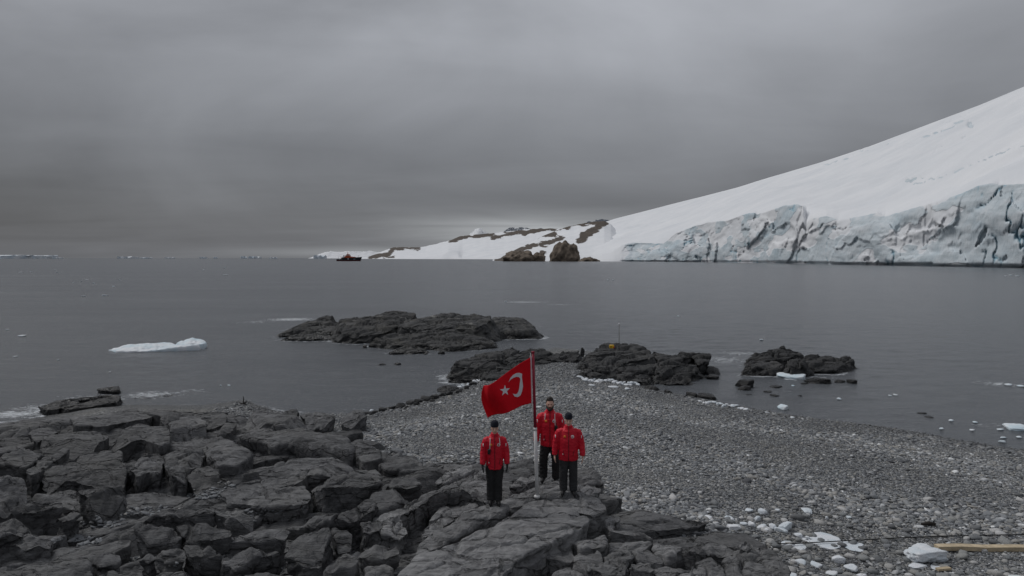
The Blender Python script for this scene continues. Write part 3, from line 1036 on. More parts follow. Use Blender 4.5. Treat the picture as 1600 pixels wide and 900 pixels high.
# left outcrop, from the water's edge towards the camera
LEFT = [
    ([(113, 664), (122, 650), (133, 641), (187, 635), (220, 642), (240, 650), (200, 658), (160, 666)], .05, .15, .0, {}),
    ([(218, 643), (245, 638), (282, 640), (286, 648), (268, 660), (250, 650)], .10, .05, .0, {}),
    ([(262, 660), (285, 650), (300, 644), (312, 648), (327, 672), (312, 680), (290, 677), (273, 684)], .12, .20, .0, {}),
    ([(320, 662), (340, 645), (355, 644), (354, 658), (335, 661)], .05, .05, .0, {}),
    ([(338, 672), (352, 662), (371, 660), (362, 674), (342, 681)], .0, .0, .0, {}),
    ([(0, 662), (40, 656), (110, 652), (112, 664), (70, 672), (20, 676), (-40, 676)], -.05, .05, .0, {}),
    ([(44, 678), (60, 668), (95, 660), (98, 668), (75, 684), (55, 690)], .05, .08, .0, {}),
    ([(61, 690), (80, 672), (120, 668), (150, 673), (173, 682), (150, 692), (112, 700)], .10, .10, .0, {}),
    ([(152, 694), (180, 677), (215, 664), (262, 665), (268, 690), (250, 697), (222, 684), (200, 690)], .14, .18, .0, {}),
    ([(-30, 706), (0, 696), (40, 698), (72, 706), (60, 716), (40, 728), (0, 722), (-30, 726)], .20, .10, .0, dict(r=.14)),
    ([(38, 737), (62, 716), (98, 702), (110, 701), (96, 712), (60, 738), (48, 742)], .22, .15, .0, {}),
    ([(-20, 745), (0, 731), (20, 730), (38, 740), (42, 756), (20, 765), (-20, 768)], .18, .12, .0, dict(r=.2, block=.02)),
    ([(62, 736), (100, 720), (135, 706), (165, 702), (192, 704), (198, 728), (196, 752), (160, 756), (140, 744), (100, 742), (72, 752)], .18, .25, .05, dict(cell=(.8, .6, .5))),
    ([(120, 768), (128, 758), (160, 751), (190, 756), (200, 764), (190, 774), (150, 782)], .22, .10, .0, {}),
    ([(200, 734), (225, 712), (254, 700), (258, 720), (250, 742), (232, 736), (216, 744)], .18, .2, .0, dict(cell=(.5, .6, .8))),
    ([(258, 708), (266, 692), (300, 688), (318, 702), (314, 720), (296, 728), (290, 744), (268, 742), (256, 728)], .18, .15, .0, dict(cell=(.7, .6, .8), crack=.08)),
    ([(318, 702), (325, 684), (352, 678), (385, 694), (396, 706), (392, 714), (370, 726), (340, 722), (325, 712)], .22, .18, .0, dict(r=.16)),
    ([(290, 742), (320, 728), (345, 734), (342, 748), (305, 756)], .0, .1, .0, {}),
    ([(366, 676), (368, 662), (410, 658), (455, 664), (512, 674), (547, 682), (558, 700), (540, 706), (500, 697), (455, 690), (430, 692), (400, 684)], .30, .25, .0, dict(r=.26, block=.03, rough=.06, under=.12)),
    ([(362, 655), (398, 642), (438, 642), (478, 652), (508, 661), (470, 664), (420, 660)], .16, .15, .0, dict(r=.15)),
    ([(540, 681), (575, 690), (598, 703), (600, 712), (566, 721), (552, 702)], .16, .15, .0, dict(r=.15)),
    ([(588, 724), (612, 702), (636, 699), (655, 716), (663, 730), (640, 735), (600, 731)], .02, .2, .0, dict(r=.10)),
    ([(400, 742), (440, 722), (468, 714), (510, 712), (548, 718), (558, 726), (552, 737), (484, 742), (470, 752), (418, 764)], .16, .2, .05, dict(cell=(.9, .5, .4), crack=.06)),
    ([(481, 743), (550, 737), (586, 734), (598, 744), (596, 756), (560, 760), (500, 757)], .28, .06, .0, dict(r=.05, cell=(.8, .5, .6), under=.03)),
    ([(592, 741), (625, 741), (650, 745), (660, 757), (640, 762), (606, 760)], .0, .1, .0, dict(r=.06)),
    ([(340, 768), (370, 752), (405, 745), (476, 757), (486, 774), (480, 786), (420, 792), (360, 786)], -.05, .1, .0, dict(cell=(.8, .4, .3), crack=.05)),
    ([(578, 776), (606, 762), (640, 754), (650, 762), (642, 776), (606, 796), (588, 798)], .14, .15, .0, dict(r=.06)),
    ([(526, 800), (556, 784), (578, 776), (590, 786), (585, 797), (548, 806)], .16, .1, .0, dict(r=.04, cell=(.5, .5, .8))),
    ([(468, 816), (495, 803), (520, 798), (528, 804), (506, 816), (482, 826)], .05, .1, .0, {}),
    ([(560, 812), (585, 803), (598, 812), (594, 828), (568, 832)], .05, .05, .0, dict(r=.04, cell=(.5, .5, .8))),
    ([(440, 866), (458, 848), (484, 830), (514, 822), (520, 832), (510, 852), (502, 872), (470, 878)], .18, .15, .1, dict(r=.06, under=.05)),
    ([(516, 823), (545, 824), (553, 836), (550, 850), (526, 852)], .14, .05, .0, dict(r=.05)),
    ([(507, 878), (538, 860), (563, 872), (556, 884), (520, 890)], .16, .08, .0, dict(r=.04, block=.01, crack=.0, name='boulder')),
    ([(556, 860), (575, 853), (622, 851), (628, 862), (600, 872), (572, 872)], .06, .05, .0, dict(r=.05)),
    ([(570, 884), (600, 878), (615, 890), (600, 910), (575, 908)], .0, .05, .0, {}),
    ([(-30, 790), (0, 768), (25, 766), (28, 780), (10, 796), (-30, 806)], .05, .1, .0, {}),
    ([(20, 796), (28, 784), (70, 781), (100, 784), (98, 792), (66, 796), (40, 802)], .10, .06, .0, dict(r=.05)),
    ([(84, 806), (100, 800), (122, 795), (127, 802), (112, 812), (94, 814)], .06, .05, .0, {}),
    ([(-40, 840), (0, 816), (30, 808), (52, 812), (40, 826), (0, 838), (-30, 862)], .15, .15, .0, {}),
    ([(10, 850), (28, 836), (62, 830), (84, 834), (80, 846), (40, 856)], .0, .08, .0, {}),
    ([(50, 870), (90, 856), (128, 862), (140, 880), (150, 898), (120, 920), (70, 915), (30, 895)], .20, .15, .1, dict(r=.08, under=.12)),
    ([(126, 864), (140, 858), (190, 860), (192, 872), (180, 882), (158, 886)], .10, .06, .0, dict(r=.05)),
    ([(-40, 900), (0, 880), (40, 872), (60, 890), (30, 915), (-40, 930)], .10, .1, .0, {}),
    ([(212, 826), (216, 808), (250, 804), (270, 810), (284, 838), (276, 850), (262, 852), (230, 846)], .14, .3, .0, dict(r=.07, cell=(.6, .7, .6))),
    ([(270, 810), (300, 804), (324, 812), (334, 824), (345, 822), (366, 828), (364, 836), (320, 844), (292, 846), (282, 836)], .14, .25, .0, dict(r=.06, cell=(.8, .7, .6))),
    ([(205, 806), (240, 796), (290, 792), (334, 793), (336, 802), (300, 806), (250, 808)], -.02, .12, .0, {}),
    ([(330, 798), (365, 790), (398, 794), (396, 808), (350, 806)], -.02, .05, .0, {}),
    ([(245, 872), (254, 856), (284, 852), (294, 868), (290, 876), (262, 882)], .14, .08, .0, dict(r=.05, block=.02, name='block')),
    ([(286, 852), (310, 850), (338, 860), (346, 868), (320, 870), (296, 868)], .20, .08, .0, dict(r=.05, block=.02, name='block')),
    ([(216, 872), (230, 860), (250, 860), (246, 872), (232, 880)], .02, .08, .0, {}),
    ([(345, 880), (372, 858), (405, 846), (440, 850), (436, 862), (400, 872), (372, 892)], .12, .15, .0, dict(r=.05)),
    ([(340, 905), (370, 892), (410, 876), (450, 880), (470, 898), (440, 925), (370, 930)], .10, .15, .0, dict(r=.07)),
    ([(345, 846), (375, 832), (420, 824), (455, 830), (446, 844), (400, 846)], .0, .12, .0, {}),
    ([(470, 905), (505, 900), (560, 905), (555, 930), (480, 935)], .05, .08, .0, {}),
    ([(140, 905), (170, 890), (215, 892), (240, 905), (215, 930), (150, 930)], .08, .08, .0, {}),
    ([(240, 895), (270, 886), (310, 890), (330, 905), (290, 925), (245, 920)], .08, .08, .0, {}),
    ([(395, 648), (418, 640), (426, 648), (420, 656)], .05, .0, .0, {}),
    ([(441, 646), (452, 640), (466, 641), (465, 648), (452, 650)], .15, .0, .0, dict(name='boulder')),
    ([(468, 648), (490, 642), (512, 644), (524, 652), (505, 656), (480, 656)], .12, .05, .0, dict(name='boulder')),
    ([(530, 648), (545, 639), (566, 641), (574, 650), (548, 653)], .18, .05, .0, dict(name='boulder')),
]
for pts, dz, back, right, kw in LEFT:
    kw = dict(kw)
    kw.setdefault('strike', 0.3)
    kw.setdefault('cell', (1.7, .9, .8))
    kw.setdefault('block', .025)
    kw.setdefault('facets', 1 + len(HERO) % 2)
    kw.setdefault('crack', .06)
    dz += .10
    hero(out_left, pts, dz, back, right, **kw)


# fractured bedrock filling between the large rocks
def clip(poly, m, n):
    out = []
    for i in range(len(poly)):
        a, b = poly[i], poly[(i + 1) % len(poly)]
        da, db = (a - m) @ n, (b - m) @ n
        if da <= 0:
            out.append(a)
        if da * db < 0:
            out.append(a + (b - a) * (da / (da - db)))
    return np.array(out)


def voronoi_pieces(sites, stretch, ang, reach=2.6):
    """cells of the sites in a space stretched along the strike"""
    Sx = rotz(np.c_[sites, np.zeros(len(sites))], ang)[:, :2] / stretch
    res = []
    for i, s in enumerate(Sx):
        d = np.hypot(*(Sx - s).T)
        nb = np.argsort(d)[1:18]
        poly = s + np.array([(-1, -1), (1, -1), (1, 1), (-1, 1)]) * reach / stretch.min() * .5
        for j in nb:
            mid = (s + Sx[j]) / 2
            nn = (Sx[j] - s) / max(d[j], 1e-6)
            poly = clip(poly, mid - nn * 0.012, nn)
            if len(poly) < 3:
                break
        if len(poly) >= 3:
            w_ = rotz(np.c_[poly * stretch, np.zeros(len(poly))], -ang)[:, :2]
            res.append((i, w_))
    return res


def scatter_sites(cands, dmin_f):
    keep = []
    for c in cands:
        dm = dmin_f(c)
        if all((c[0] - k[0]) ** 2 + (c[1] - k[1]) ** 2 > dm * dm for k in keep):
            keep.append(c)
    return np.array(keep)


def pull_in(P, s, region):
    """keep a piece inside the outcrop's outline"""
    P = P.copy()
    for _ in range(14):
        bad = ~inside(P, region)
        if not bad.any():
            break
        P[bad] = s + (P[bad] - s) * .85
    return P


rg = np.random.default_rng(21)
cand = np.c_[rg.uniform(-26, 3, 9000), rg.uniform(8.5, 31.5, 9000)]
cand = cand[inside(cand, ROCKREG) & (seg_dist(cand, SHORE) > 0.3) & inside(cand, SHORE)]
cand = cand[np.abs(cand[:, 0]) < cand[:, 1] * 0.80 + 1.0]
nohero = np.ones(len(cand), bool)
for hp in HERO:
    nohero &= ~(inside(cand, hp) & (seg_dist(cand, hp) > 0.15))
cand = cand[nohero]
hump_w = px_poly(HUMP, 0)[:, :2]
inh = inside(cand, hump_w)
left_c, hump_c = cand[~inh & (cand[:, 0] < 1.3)], cand[inh & (cand[:, 1] > 9.5)]
sites = scatter_sites(left_c, lambda c: 1.05 + 0.008 * c[1])[:285]
for k, (i, P) in enumerate(voronoi_pieces(sites, np.array([2.2, .85]), 0.33, 4.0)):
    s = sites[i]
    top = float(topz(s[1])) + rg.normal(-.24, .12)
    top = min(top, float(gz1(s[0], s[1])) + 0.5)
    g = rg.normal(0, .17, 2) + np.array([.03, .14])
    P = pull_in(P, s, ROCKREG)
    P3 = np.c_[P, top + np.clip((P - s) @ g, -.2, .17)]
    V, F = slab(P3, lambda x, y: np.minimum(gz1(x, y), top - .2), max(.045, s[1] * .004), seed=500 + k, r=.06, bulge=.03, under=rg.uniform(-.12, .12), cell=(1.1, .5, .5),
                facets=int(rg.integers(0, 3)), strike=.3, crack=.05, block=.035, rough=.05, max_v=2600)
    put('slab', V, F, M['rock'], out_left)
    LEFT_GEO.append((V, F))
hs = scatter_sites(hump_c, lambda c: .40)
for k, (i, P) in enumerate(voronoi_pieces(hs, np.array([1.35, .8]), .55, 2.0)):
    s = hs[i]
    dd = seg_dist(s[None], hump_w)[0]
    top = float(topz(s[1])) + 0.02 + .10 * min(dd, 1) + rg.normal(0, .06)
    g = rg.normal(0, .10, 2)
    P = pull_in(P, s, hump_w)
    P3 = np.c_[P, top + (P - s) @ g]
    V, F = slab(P3, lambda x, y: gz1(x, y), .045, seed=900 + k, r=.06, bulge=.03, under=.02, cell=(.5, .3, .3), strike=.55, crack=.035, block=.025, rough=.03, max_v=2600)
    put('slab', V, F, M['rock_warm'], out_low)


# ------------------------------------------------------------------ rocks in and beside the water
WATER_EDGE = []


def islet(rocks, label, loc_px, mat, drop=-0.6, seed=0, spc=.0025, name='rock_islet', cat='islet', group=None):
    e_ = empty(name, tuple(at(*loc_px)), label, cat, group)
    for k, (pts, zf, back, kw) in enumerate(rocks):
        kw = dict(kw)
        P = px_poly(pts, 0, back, kw.pop('right', 0.0), zf)
        WATER_EDGE.append(P[:, :2] + (P[:, :2] - P[:, :2].mean(0)) / np.linalg.norm(P[:, :2] - P[:, :2].mean(0), axis=1)[:, None] * np.maximum(P[:, 2:3], 0) * .9)
        V, F = slab(P, lambda x, y: np.minimum(np.full(len(x), drop), gz1(x, y) - .1), max(.05, P[:, 1].mean() * spc), seed=seed + k * 5, **{**dict(r=.14, bulge=.05, under=-1.0,
                    cell=(1.9, .7, .5), strike=.5, crack=.20, block=.15, rough=.04, max_v=13000, facets=2, fslope=(.10, .38)), **kw})
        put(kw.get('name', 'slab'), V, F, mat, e_)
    return e_


def z7(pts):
    return [(400 + x / 3.478, 460 + y / 3.478) for x, y in pts]


def z8(pts):
    return [(820 + x / 2.963, 490 + y / 2.963) for x, y in pts]


islet([
    (z7([(125, 188), (250, 150), (390, 112), (470, 107), (475, 190), (400, 205), (300, 195)]), 1.05, 1.3, {}),
    (z7([(465, 115), (560, 86), (680, 80), (830, 95), (880, 92), (862, 118), (790, 172), (700, 207), (630, 217), (520, 232), (465, 205)]), 1.4, 1.7, dict(bulge=.25)),
    (z7([(780, 175), (870, 110), (940, 80), (1030, 95), (1200, 110), (1290, 122), (1210, 185), (1040, 180), (900, 190)]), 1.7, 1.1, dict(bulge=.2)),
    (z7([(1180, 190), (1290, 122), (1400, 120), (1470, 135), (1522, 172), (1525, 196), (1400, 207), (1270, 217)]), 1.0, 1.1, dict(bulge=.35, r=.4)),
    (z7([(630, 240), (740, 202), (880, 175), (1050, 168), (1200, 182), (1300, 250), (1180, 272), (1050, 292), (930, 272), (760, 268)]), .75, 1.0, dict(bulge=.15)),
    (z7([(690, 316), (760, 282), (870, 266), (990, 285), (900, 310), (840, 312)]), .35, .4, {}),
    (z7([(120, 236), (230, 203), (350, 195), (420, 212), (410, 235), (240, 245)]), .35, .4, {}),
    (z7([(412, 242), (430, 212), (500, 206), (518, 240)]), .45, .4, {}),
    (z7([(980, 296), (1060, 285), (1180, 270), (1310, 262), (1240, 290), (1060, 305)]), .18, .15, {}),
    (z7([(118, 212), (160, 206), (205, 208), (195, 218), (125, 220)]), .3, .1, {}),
], 'long low dark rock islet offshore with white streaks along its crest', (640, 530), M['islet'], seed=40)

M['tip'] = rock_material('spit_rock', (0.032, 0.033, 0.035), (0.082, 0.082, 0.083), (0.059, 0.057, 0.054), wet_z=0.28, crack=1.4, strike=0.5)
tipL = islet([
    (z7([(1075, 385), (1092, 352), (1200, 320), (1330, 310), (1350, 350), (1280, 352), (1200, 395)]), .95, .5, {}),
    (z7([(1190, 400), (1240, 370), (1290, 350), (1355, 375), (1340, 392)]), .75, .3, {}),
    (z7([(1315, 302), (1400, 280), (1440, 300), (1420, 332), (1360, 338)]), 1.15, .4, {}),
    ([(826, 553), (850, 547), (874, 548), (884, 560), (852, 566), (828, 563)], .85, .3, {}),
    (z7([(1425, 302), (1500, 290), (1590, 300), (1605, 330), (1520, 346), (1435, 342)]), 1.05, .4, {}),
    (z7([(1050, 442), (1150, 410), (1280, 395), (1250, 430), (1200, 462), (1080, 452)]), .45, .4, {}),
    (z7([(1235, 432), (1300, 392), (1400, 410), (1385, 442), (1260, 462)]), .6, .4, {}),
    (z7([(1285, 390), (1400, 366), (1490, 350), (1505, 380), (1400, 402)]), .8, .3, {}),
    (z7([(1340, 352), (1420, 330), (1500, 340), (1480, 362), (1400, 372)]), .9, .2, {}),
], 'group of low angular dark slabs at the left end of the spit', (760, 590), M['tip'], seed=140)
tipR = islet([
    (z8([(88, 206), (130, 165), (200, 157), (252, 155), (258, 186), (240, 212), (150, 218)]), 1.0, .5, {}),
    (z8([(258, 205), (340, 150), (370, 138), (500, 145), (575, 160), (600, 185), (590, 202), (480, 217), (390, 242), (270, 237)]), 1.15, .55, {}),
    (z8([(388, 252), (480, 207), (600, 195), (606, 262), (520, 277)]), .75, .5, {}),
    (z8([(585, 167), (660, 155), (760, 175), (805, 187), (700, 217), (610, 217)]), 1.05, .4, {}),
    (z8([(765, 187), (830, 175), (862, 187), (850, 217), (800, 227)]), .95, .2, dict(under=.3)),
    (z8([(640, 262), (720, 222), (805, 222), (800, 272), (700, 292)]), .55, .5, {}),
    (z8([(605, 222), (700, 214), (730, 225), (640, 270), (606, 262)]), .8, .3, {}),
    (z8([(250, 262), (330, 250), (372, 280), (300, 287)]), .7, .1, {}),
    (z8([(368, 282), (500, 262), (602, 272), (590, 312), (480, 302)]), .45, .3, {}),
    (z8([(270, 238), (390, 240), (400, 258), (330, 262)]), .85, .15, {}),
    (z8([(600, 285), (740, 285), (782, 300), (760, 316), (640, 318)]), .3, .2, {}),
], 'high broken dark rock outcrop at the right end of the spit', (980, 590), M['tip'], seed=240, name='rock_outcrop', cat='rock outcrop')
# stone standing on edge in that outcrop
V, F = boulder((.13, .12, .30), 78, 3, 9, 60, rough=.05, tilt=(.1, .12))
b = at_depth(910, 553, 41.5)
put('standing_stone', V + np.array([b[0], b[1], b[2] + .10]), F, M['tip'], tipR)

islet([
    (z8([(1038, 202), (1045, 170), (1180, 155), (1270, 148), (1282, 170), (1222, 212), (1100, 217)]), .80, .6, {}),
    (z8([(1285, 168), (1330, 152), (1400, 158), (1480, 188), (1522, 212), (1482, 242), (1440, 267), (1350, 262), (1230, 252), (1240, 202)]), .60, .85, dict(bulge=.08)),
    (z8([(1020, 230), (1080, 200), (1140, 210), (1205, 240), (1160, 262), (1040, 242)]), .55, .4, {}),
    (z8([(1000, 266), (1100, 255), (1185, 270), (1100, 279)]), .22, .15, {}),
    (z8([(1215, 215), (1250, 190), (1290, 180), (1300, 240), (1230, 255)]), .85, .6, {}),
], 'small domed dark rock islet standing alone right of the spit', (1250, 580), M['tip'], seed=340)

islet([
    (z7([(210 * 1 - 400 * 3.478 + 0, 0)]) if False else [(60, 634), (89, 626), (125, 622), (122, 630), (95, 634), (92, 640), (66, 639)], .32, .08, dict(r=.06, block=.04, crack=.07, cell=(1.3, .5, .4), under=-.2, facets=0)),
    ([(90, 636), (120, 628), (160, 622), (190, 621), (184, 628), (155, 633), (110, 640)], .36, .08, dict(r=.06, block=.04, crack=.07, cell=(1.3, .5, .4), under=-.2, facets=0)),
    ([(110, 624), (161, 616), (190, 618), (188, 622), (160, 622), (125, 626)], .30, .08, dict(r=.06, block=.04, crack=.07, cell=(1.3, .5, .4), under=-.2, facets=0)),
], 'black wet ledge of rock awash among foam', (125, 638), M['sea_rock'], seed=440, name='rock_ledge', cat='rock')
islet([([(150, 608), (184, 602), (190, 605), (186, 611), (165, 611)], .22, .1, dict(r=.06, block=.04, crack=.07, under=-.3, facets=0))],
      'small flat black rock just seaward of the wet ledge', (170, 610), M['sea_rock'], seed=450, name='rock_ledge', cat='rock')
islet([([(203, 622), (245, 617), (276, 613), (270, 617), (230, 622)], .06, .02, dict(r=.03))],
      'thin sliver of black rock barely breaking the surface', (240, 620), M['sea_rock'], seed=455, name='rock_ledge', cat='rock')

# boulders standing in the shallows, each a thing of its own
SEA_ROCKS = [
    (704, 608, 42, 11, 'rounded dark boulder at the waterline below the left slabs'),
    (1113, 580, 32, 14, 'cleft dark boulder just off the high outcrop'),
    (1113, 589, 26, 6, 'flat dark slab at the foot of the cleft boulder'),
    (1162, 600, 27, 13, 'dark boulder in the shallows between spit and domed islet'),
    (1163, 607, 18, 7, 'small dark rock leaning on the shallows boulder'),
    (1019, 610, 21, 12, 'dark wedge shaped boulder beside the shoreline ice'),
    (1044, 615, 16, 9, 'dark pointed rock on the waterline past the wedge boulder'),
    (1081, 619, 18, 10, 'dark rounded boulder at the water edge with ice behind'),
    (1107, 619, 28, 7, 'long low dark boulder at the water edge'),
    (1279, 594, 40, 9, 'long flat black rock beside grounded ice at the domed islet'),
    (1311, 595, 17, 4, 'small flat rock past the long flat one'),
    (1331, 596, 16, 6, 'outermost small dark rock off the domed islet'),
]
for k, (px, py, wpx, hpx, lab) in enumerate(SEA_ROCKS):
    p = at(px, py + hpx * .3)
    w_ = wpx / FPX * p[1]
    h_ = hpx / FPX * p[1]
    V, F = boulder((w_ * .56, w_ * .40, h_ * .95), 60 + k, 4, 9, 18, rough=.10, rot=k * .7)
    tag(put('rock', V + np.array([p[0], p[1], 0.0]), F, M['sea_rock'], None), lab, 'rock', 'single rocks standing in the shallows')
for k, (px, py, wpx, hpx) in enumerate([(1171, 618, 11, 4), (1211, 604, 20, 3), (1211, 619, 14, 4), (1250, 619, 8, 3), (1256, 600, 10, 3), (1452, 652, 16, 3), (1200, 612, 12, 3),
                                        (570, 544, 6, 6), (597, 570, 13, 4), (621, 569, 13, 4), (664, 554, 8, 3), (690, 553, 13, 6), (822, 525, 14, 4), (1440, 646, 12, 3)]):
    p = at(px, py)
    w_ = wpx / FPX * p[1]
    h_ = hpx / FPX * p[1]
    V, F = boulder((w_ * .55, w_ * .45, h_ * .9), 90 + k, 3, 9, 18, rough=.08, rot=k * .9)
    tag(put('rock', V + np.array([p[0], p[1], -.02]), F, M['sea_rock'], None), 'small black rock tip just showing above the water', 'rock', 'rock tips awash in the shallows')

# boulders lining the left water edge of the spit
LINE = [(600, 641, 14, 7), (612, 637, 10, 6), (626, 635, 20, 8), (641, 630, 16, 7), (655, 628, 14, 7), (666, 624, 20, 9), (680, 621, 18, 8), (692, 617, 12, 6), (701, 614, 16, 7),
        (586, 646, 12, 6), (575, 650, 16, 6), (635, 641, 9, 5), (717, 612, 12, 6), (729, 606, 10, 6), (738, 600, 14, 6), (650, 635, 10, 5), (562, 656, 12, 5), (675, 630, 8, 4)]
ORD = 'first second third fourth fifth sixth seventh eighth ninth tenth eleventh twelfth thirteenth fourteenth fifteenth sixteenth seventeenth eighteenth nineteenth twentieth'.split()
for k, (px, py, wpx, hpx) in enumerate(LINE):
    p = at(px, py + hpx * .4, .15)
    w_ = wpx / FPX * p[1]
    h_ = hpx / FPX * p[1]
    V, F = boulder((w_ * .55, w_ * .45, h_ * .7), 160 + k, 3, 9, 18, rough=.08, rot=k * .9)
    nth = sorted(LINE).index((px, py, wpx, hpx))
    tag(put('boulder', V + np.array([p[0], p[1], float(gz1(p[0], p[1])) + h_ * .35]), F, M['tip'], None),
        ORD[nth] + ' boulder from the outcrop end in the row edging the shingle', 'boulder', 'boulders lining the left edge of the shingle')

# ------------------------------------------------------------------ shingle
rg = np.random.default_rng(5)
lib = bpy.data.collections.new('stone_shapes')
shapes = []
for k in range(8):
    V, F = boulder((1, rg.uniform(.55, .9), rg.uniform(.28, .5)), 300 + k, 2, 8, 16, rough=.06)
    me = mk_mesh('stone', V, F, M['pebble'])
    o = bpy.data.objects.new('stone_%d' % k, me)
    lib.objects.link(o)
    shapes.append(o)
for k in range(6):
    V, F = boulder((1, rg.uniform(.45, .8), rg.uniform(.2, .4)), 340 + k, 2, 7, 60, rough=.03)
    me = mk_mesh('shard', V, F, M['pebble'], smooth=False)
    o = bpy.data.objects.new('stone_%d' % (8 + k), me)
    lib.objects.link(o)
    shapes.append(o)


def scatter_object(name, P, size, tone, idx, label, tilt=0.25):
    n = len(P)
    me = bpy.data.meshes.new(name)
    me.vertices.add(n)
    me.vertices.foreach_set('co', P.astype(np.float32).ravel())
    rot = np.c_[rg.normal(0, tilt, n), rg.normal(0, tilt, n), rg.uniform(0, 6.28, n)]
    for nm, ty, arr, fld in (('size', 'FLOAT', size, 'value'), ('tone', 'FLOAT', tone, 'value'), ('pick', 'INT', idx, 'value'), ('turn', 'FLOAT_VECTOR', rot, 'vector')):
        a = me.attributes.new(nm, ty, 'POINT')
        a.data.foreach_set(fld, np.asarray(arr, np.int32 if ty == 'INT' else np.float32).ravel())
    o = bpy.data.objects.new(name, me)
    COL.objects.link(o)
    ng = bpy.data.node_groups.new(name, 'GeometryNodeTree')
    ng.interface.new_socket('Geometry', in_out='INPUT', socket_type='NodeSocketGeometry')
    ng.interface.new_socket('Geometry', in_out='OUTPUT', socket_type='NodeSocketGeometry')
    t = NT(ng)
    gi = t.n('NodeGroupInput')
    ci = t.n('GeometryNodeCollectionInfo', {'Separate Children': True, 'Reset Children': True})
    ci.inputs['Collection'].default_value = lib

    def attr(nm, ty):
        return t.n('GeometryNodeInputNamedAttribute', {'Name': nm}, data_type=ty).outputs[0]
    e2r = t.n('FunctionNodeEulerToRotation', {0: attr('turn', 'FLOAT_VECTOR')}).outputs[0]
    ip = t.n('GeometryNodeInstanceOnPoints', {'Points': gi.outputs[0], 'Instance': ci.outputs[0], 'Pick Instance': True, 'Instance Index': attr('pick', 'INT'),
                                              'Rotation': e2r, 'Scale': attr('size', 'FLOAT')})
    go = t.n('NodeGroupOutput')
    ng.links.new(ip.outputs[0], go.inputs[0])
    md = o.modifiers.new('scatter', 'NODES')
    md.node_group = ng
    return tag(o, label, kind='stuff')


def on_beach(P):
    return inside(P, SHORE) & (~inside(P, ROCKREG) | (seg_dist(P, ROCKREG) < 0.35))


cand = np.c_[rg.uniform(-13, 24, 520000), 10.0 + 36 * rg.uniform(0, 1, 520000) ** 1.25]
cand = cand[(np.abs(cand[:, 0]) < cand[:, 1] * .80 + .8)]
cand = cand[on_beach(cand)]
n = len(cand)
print('shingle', n)
size = np.exp(rg.normal(math.log(.026), .44, n)) * (1 + .012 * (cand[:, 1] - 15))
size *= np.exp(.38 * fbm(np.c_[cand * .35, np.ones(n)], 3, 93))
size = np.clip(size, .013, .12)
sdb = seg_dist(cand, SHORE)
band = np.sin(sdb * 1.15 + 2.2 * fbm(np.c_[cand * .2, np.zeros(n)], 2, 95))
size *= 1 + .28 * band
patch = fbm(np.c_[cand * .25, np.zeros(n)], 3, 91) + .35 * band
tone = np.clip(rg.beta(2.0, 2.6, n) + .12 * patch, 0, 1)
z = gz1(cand[:, 0], cand[:, 1]) + size * rg.uniform(-.1, .35, n)
scatter_object('shingle', np.c_[cand, z], size, tone, rg.integers(0, 14, n), 'grey mixed shingle covering the beach spit')

# broken shards between the big rocks on the left
cand = np.c_[rg.uniform(-24, 5, 60000), rg.uniform(9.5, 30, 60000)]
cand = cand[(np.abs(cand[:, 0]) < cand[:, 1] * .80 + .8)]
cand = cand[inside(cand, ROCKREG) & inside(cand, SHORE)]
n = len(cand)
size = np.clip(np.exp(rg.normal(math.log(.06), .5, n)), .02, .22)
scatter_object('rock_shards', np.c_[cand, gz1(cand[:, 0], cand[:, 1]) + size * .2], size, np.clip(rg.beta(2, 4.5, n) * .7, 0, 1), rg.integers(8, 14, n),
               'broken grey stone shards filling the gaps of the outcrop', .35)
# pale rubble on the flat between the left slabs
RUB = [(150, 815, 50, 10, 300), (230, 800, 70, 8, 260), (330, 772, 50, 8, 220), (120, 845, 40, 8, 200), (370, 815, 30, 8, 220), (410, 800, 40, 6, 160), (330, 758, 40, 6, 120), (640, 900, 30, 8, 90), (300, 885, 40, 6, 90)]
LBVH = bvh_of(LEFT_GEO)
pts = []
for (px, py, rx, ry, cnt) in RUB:
    for _ in range(cnt):
        a, r = rg.uniform(0, 6.28), math.sqrt(rg.uniform(0, 1))
        d = Vector(ray(px + rx * r * math.cos(a), py + ry * r * math.sin(a))).normalized()
        hit = LBVH.ray_cast(Vector((0, 0, HC)), d, 60)
        if hit[0] is not None and hit[1].z > .45:
            pts.append(tuple(hit[0]))
pts = np.array(pts)
n = len(pts)
size = np.clip(np.exp(rg.normal(math.log(.032), .5, n)), .012, .11)
scatter_object('rubble', pts + np.c_[np.zeros(n), np.zeros(n), size * .15], size, np.clip(rg.beta(2.2, 2.8, n) * .72, 0, 1), rg.integers(8, 14, n), 'pale broken rubble strewn on the flat ledges of the outcrop', .3)

# the larger cobbles, one by one
cob = []
for k in range(6):
    V, F = boulder((1, rg.uniform(.6, .9), rg.uniform(.35, .55)), 380 + k, 2, 8, 18, rough=.05)
    cob.append(mk_mesh('cobble', V, F, M['cobble']))
c2 = np.c_[rg.uniform(-8, 13, 6000), rg.uniform(12.0, 24, 6000)]
c2 = c2[(np.abs(c2[:, 0]) < c2[:, 1] * .76) & on_beach(c2)]
c2 = c2[np.argsort(c2[:, 1] + rg.uniform(0, 9, len(c2)))][:290]
for k, (x, y) in enumerate(c2):
    o = bpy.data.objects.new('cobble', cob[k % 6])
    COL.objects.link(o)
    s_ = float(np.clip(np.exp(rg.normal(math.log(.085), .25)), .06, .17))
    o.location = (x, y, float(gz1(x, y)) + s_ * .25)
    o.scale = (s_, s_, s_)
    o.rotation_euler = (rg.normal(0, .15), rg.normal(0, .15), rg.uniform(0, 6.28))
    o.parent = shore

